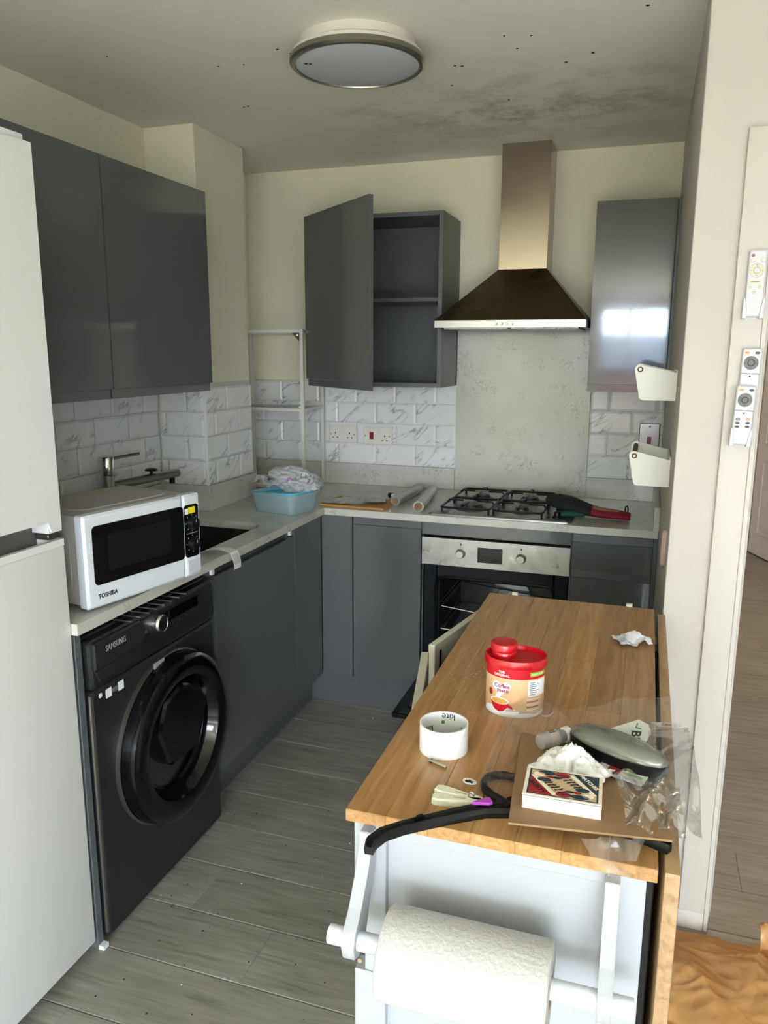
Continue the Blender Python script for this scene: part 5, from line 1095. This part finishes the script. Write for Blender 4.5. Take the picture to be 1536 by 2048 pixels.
obj('black_part', lathe(NB(), [(0.004, -0.004), (0.012, 0.0), (0.012, 0.022)], (0, 0, 0.012), 20, 'x'), 'black_plastic', mk, True); obj('white_part', lathe(NB(), [(0.010, 0.0222), (0.010, 0.034), (0.004, 0.037)], (0, 0, 0.012), 20, 'x'), 'white_plastic', mk, True)
def film_roll(name, label, p0, p1, r, core, m):
    p0, p1 = Vector(p0), Vector(p1); t = thing(name, label, 'film roll', p0, 0, 'film rolls left of the hob'); d = p1 - p0; L_ = d.length
    t.rotation_euler = (0, 0, math.atan2(d.y, d.x))
    obj('wrap', lathe(NB(), [(r, 0.004), (r, L_), (core, L_), (core, 0.004), (r, 0.004)], (0, 0, r), 36, 'x'), m, t, True)
    obj('core', lathe(NB(), [(core - .0003, 0.0), (core - .0003, L_), (core - .003, L_), (core - .003, 0.0), (core - .0003, 0.0)], (0, 0, r), 32, 'x'), 'cardboard_core', t, True)
film_roll('film_roll', 'nearly full roll of clear film beside the hob', (1.055, -0.595, ZW), (1.005, -0.185, ZW), 0.023, 0.017, 'roll_film')
film_roll('film_roll', 'half used wrinkled film roll lying next to the brown board', (0.925, -0.50, ZW), (0.935, -0.165, ZW), 0.022, 0.013, 'roll_film')
# oven glove
gl = thing('oven_glove', 'black oven glove with red cuff lying over the right of the hob', 'glove', (1.60, -0.42, ZW + 0.0065))
def sec(x, y, w, z, h, n=18): return [(x, y + w * math.cos(2 * math.pi * k / n), max(0.0, z + h * math.sin(2 * math.pi * k / n))) for k in range(n)]
secs = [(-0.055, .03, .018, .040, .010), (-0.045, .02, .045, .045, .02), (0.0, 0.0, .075, .044, .028), (0.05, -.015, .085, .036, .032), (0.10, -.03, .075, .027, .026), (0.135, -.04, .062, .022, .020)]
obj('mitt', loft(NB(), [sec(*s) for s in secs]), 'glove_black', gl, True)
obj('thumb', loft(NB(), [sec(0.0, -.085, .008, .012, .006), sec(0.012, -.095, .020, .013, .011), (sec(0.06, -.09, .026, .014, .013)), sec(0.11, -.07, .03, .014, .013)]), 'glove_green', gl, True)
obj('cuff', loft(NB(), [sec(0.136, -.04, .063, .0205, .021), sec(0.17, -.045, .062, .017, .0185), sec(0.24, -.055, .060, .014, .0155), sec(0.278, -.06, .056, .012, .0135), sec(0.284, -.06, .048, .011, .010)]), 'glove_red', gl, True)
bm = NB(); sheet(bm, lambda u, v: Vector((0.142 + .10 * u, -.05 - .01 * u + .045 * (v - .5) * 2 * .8, 0.0425 - .013 * u - .012 * (2 * v - 1) ** 2 + .0006)), 10, 8); obj('gold_print', bm, 'glove_gold', gl)
obj('hanging_loop', tube(NB(), [(0.262, -.02, .020), (0.262, -.018, .040), (0.268, -.012, .044), (0.272, -.008, .034), (0.272, -.010, .018)], 0.003, 8), 'black_plastic', gl, True)
# care strip hanging over the worktop edge
def strip(u, v):
    y = -1.485 + 0.06 * v + 0.062 * u * (1 - .25 * v); s = u * 0.155
    if s < 0.085: x, z = 0.572 + s * 1.02, 0.003 + 0.012 * math.sin(u * 5.2) * (1 - .4 * v)
    else: x, z = 0.6655 + 0.006 * math.sin((s - .085) / .07 * 3), 0.006 - (s - .085) * .95
    return Vector((x - .6, y + 1.45, z))
bm = NB(); sheet(bm, strip, 28, 8); cs_ = thing('paper_strip', 'white printed paper strip draped over the worktop edge beside the microwave', 'paper', (0.6, -1.45, ZW))
ps = obj('strip', bm, 'paper_white', cs_, True)
for k in range(7):
    bm = NB(); v0 = .12 + .115 * k; sheet(bm, lambda u, v: strip(.62 + .26 * u, v0 + .03 * v) + Vector((.0006, 0, .0006)), 8, 1); obj('print_line', bm, 'ink_grey', ps)
# orange carrier bag on the floor
ob = thing('orange_bag', 'orange plastic carrier bag lying on the floor by the door frame', 'bag', (2.19, -1.76, 0.0))
def ofl(u, v):
    x, y = (u - .5) * .40, (v - .5) * .36
    r = math.hypot(x / .2, y / .18); h = 0.050 * max(0, 1 - r ** 2.2) ** .6 + .030 * (crease((x, y * .6, 0), 6, 1.7) - .35) * max(0.2, 1 - r * .7) + .004 * (crease((x * .5, y, 0), 26, 6.7) - .4) + .0012 * (crease((x, y * .4, 0), 80, 2.7) - .4)
    x += .02 * noise.noise(Vector((u * 4, v * 4, 1))); y += .02 * noise.noise(Vector((u * 4, v * 4, 7)))
    return Vector((x, y, max(0.001, h)))
bm = NB(); sheet(bm, ofl, 110, 100); obj('bag_film', bm, 'orange_bag', ob, True, False)
bm = NB(); sheet(bm, lambda u, v: Vector((.10 + .12 * u, .13 + .07 * v - .05 * u, .03 + .05 * math.sin(v * 2.6) * (1 - u * .5) + .02 * (crease((u * .1, v * .1, 0), 30, 2.2) - .4))), 16, 12); obj('bag_handle', bm, 'orange_bag', ob, True, False)
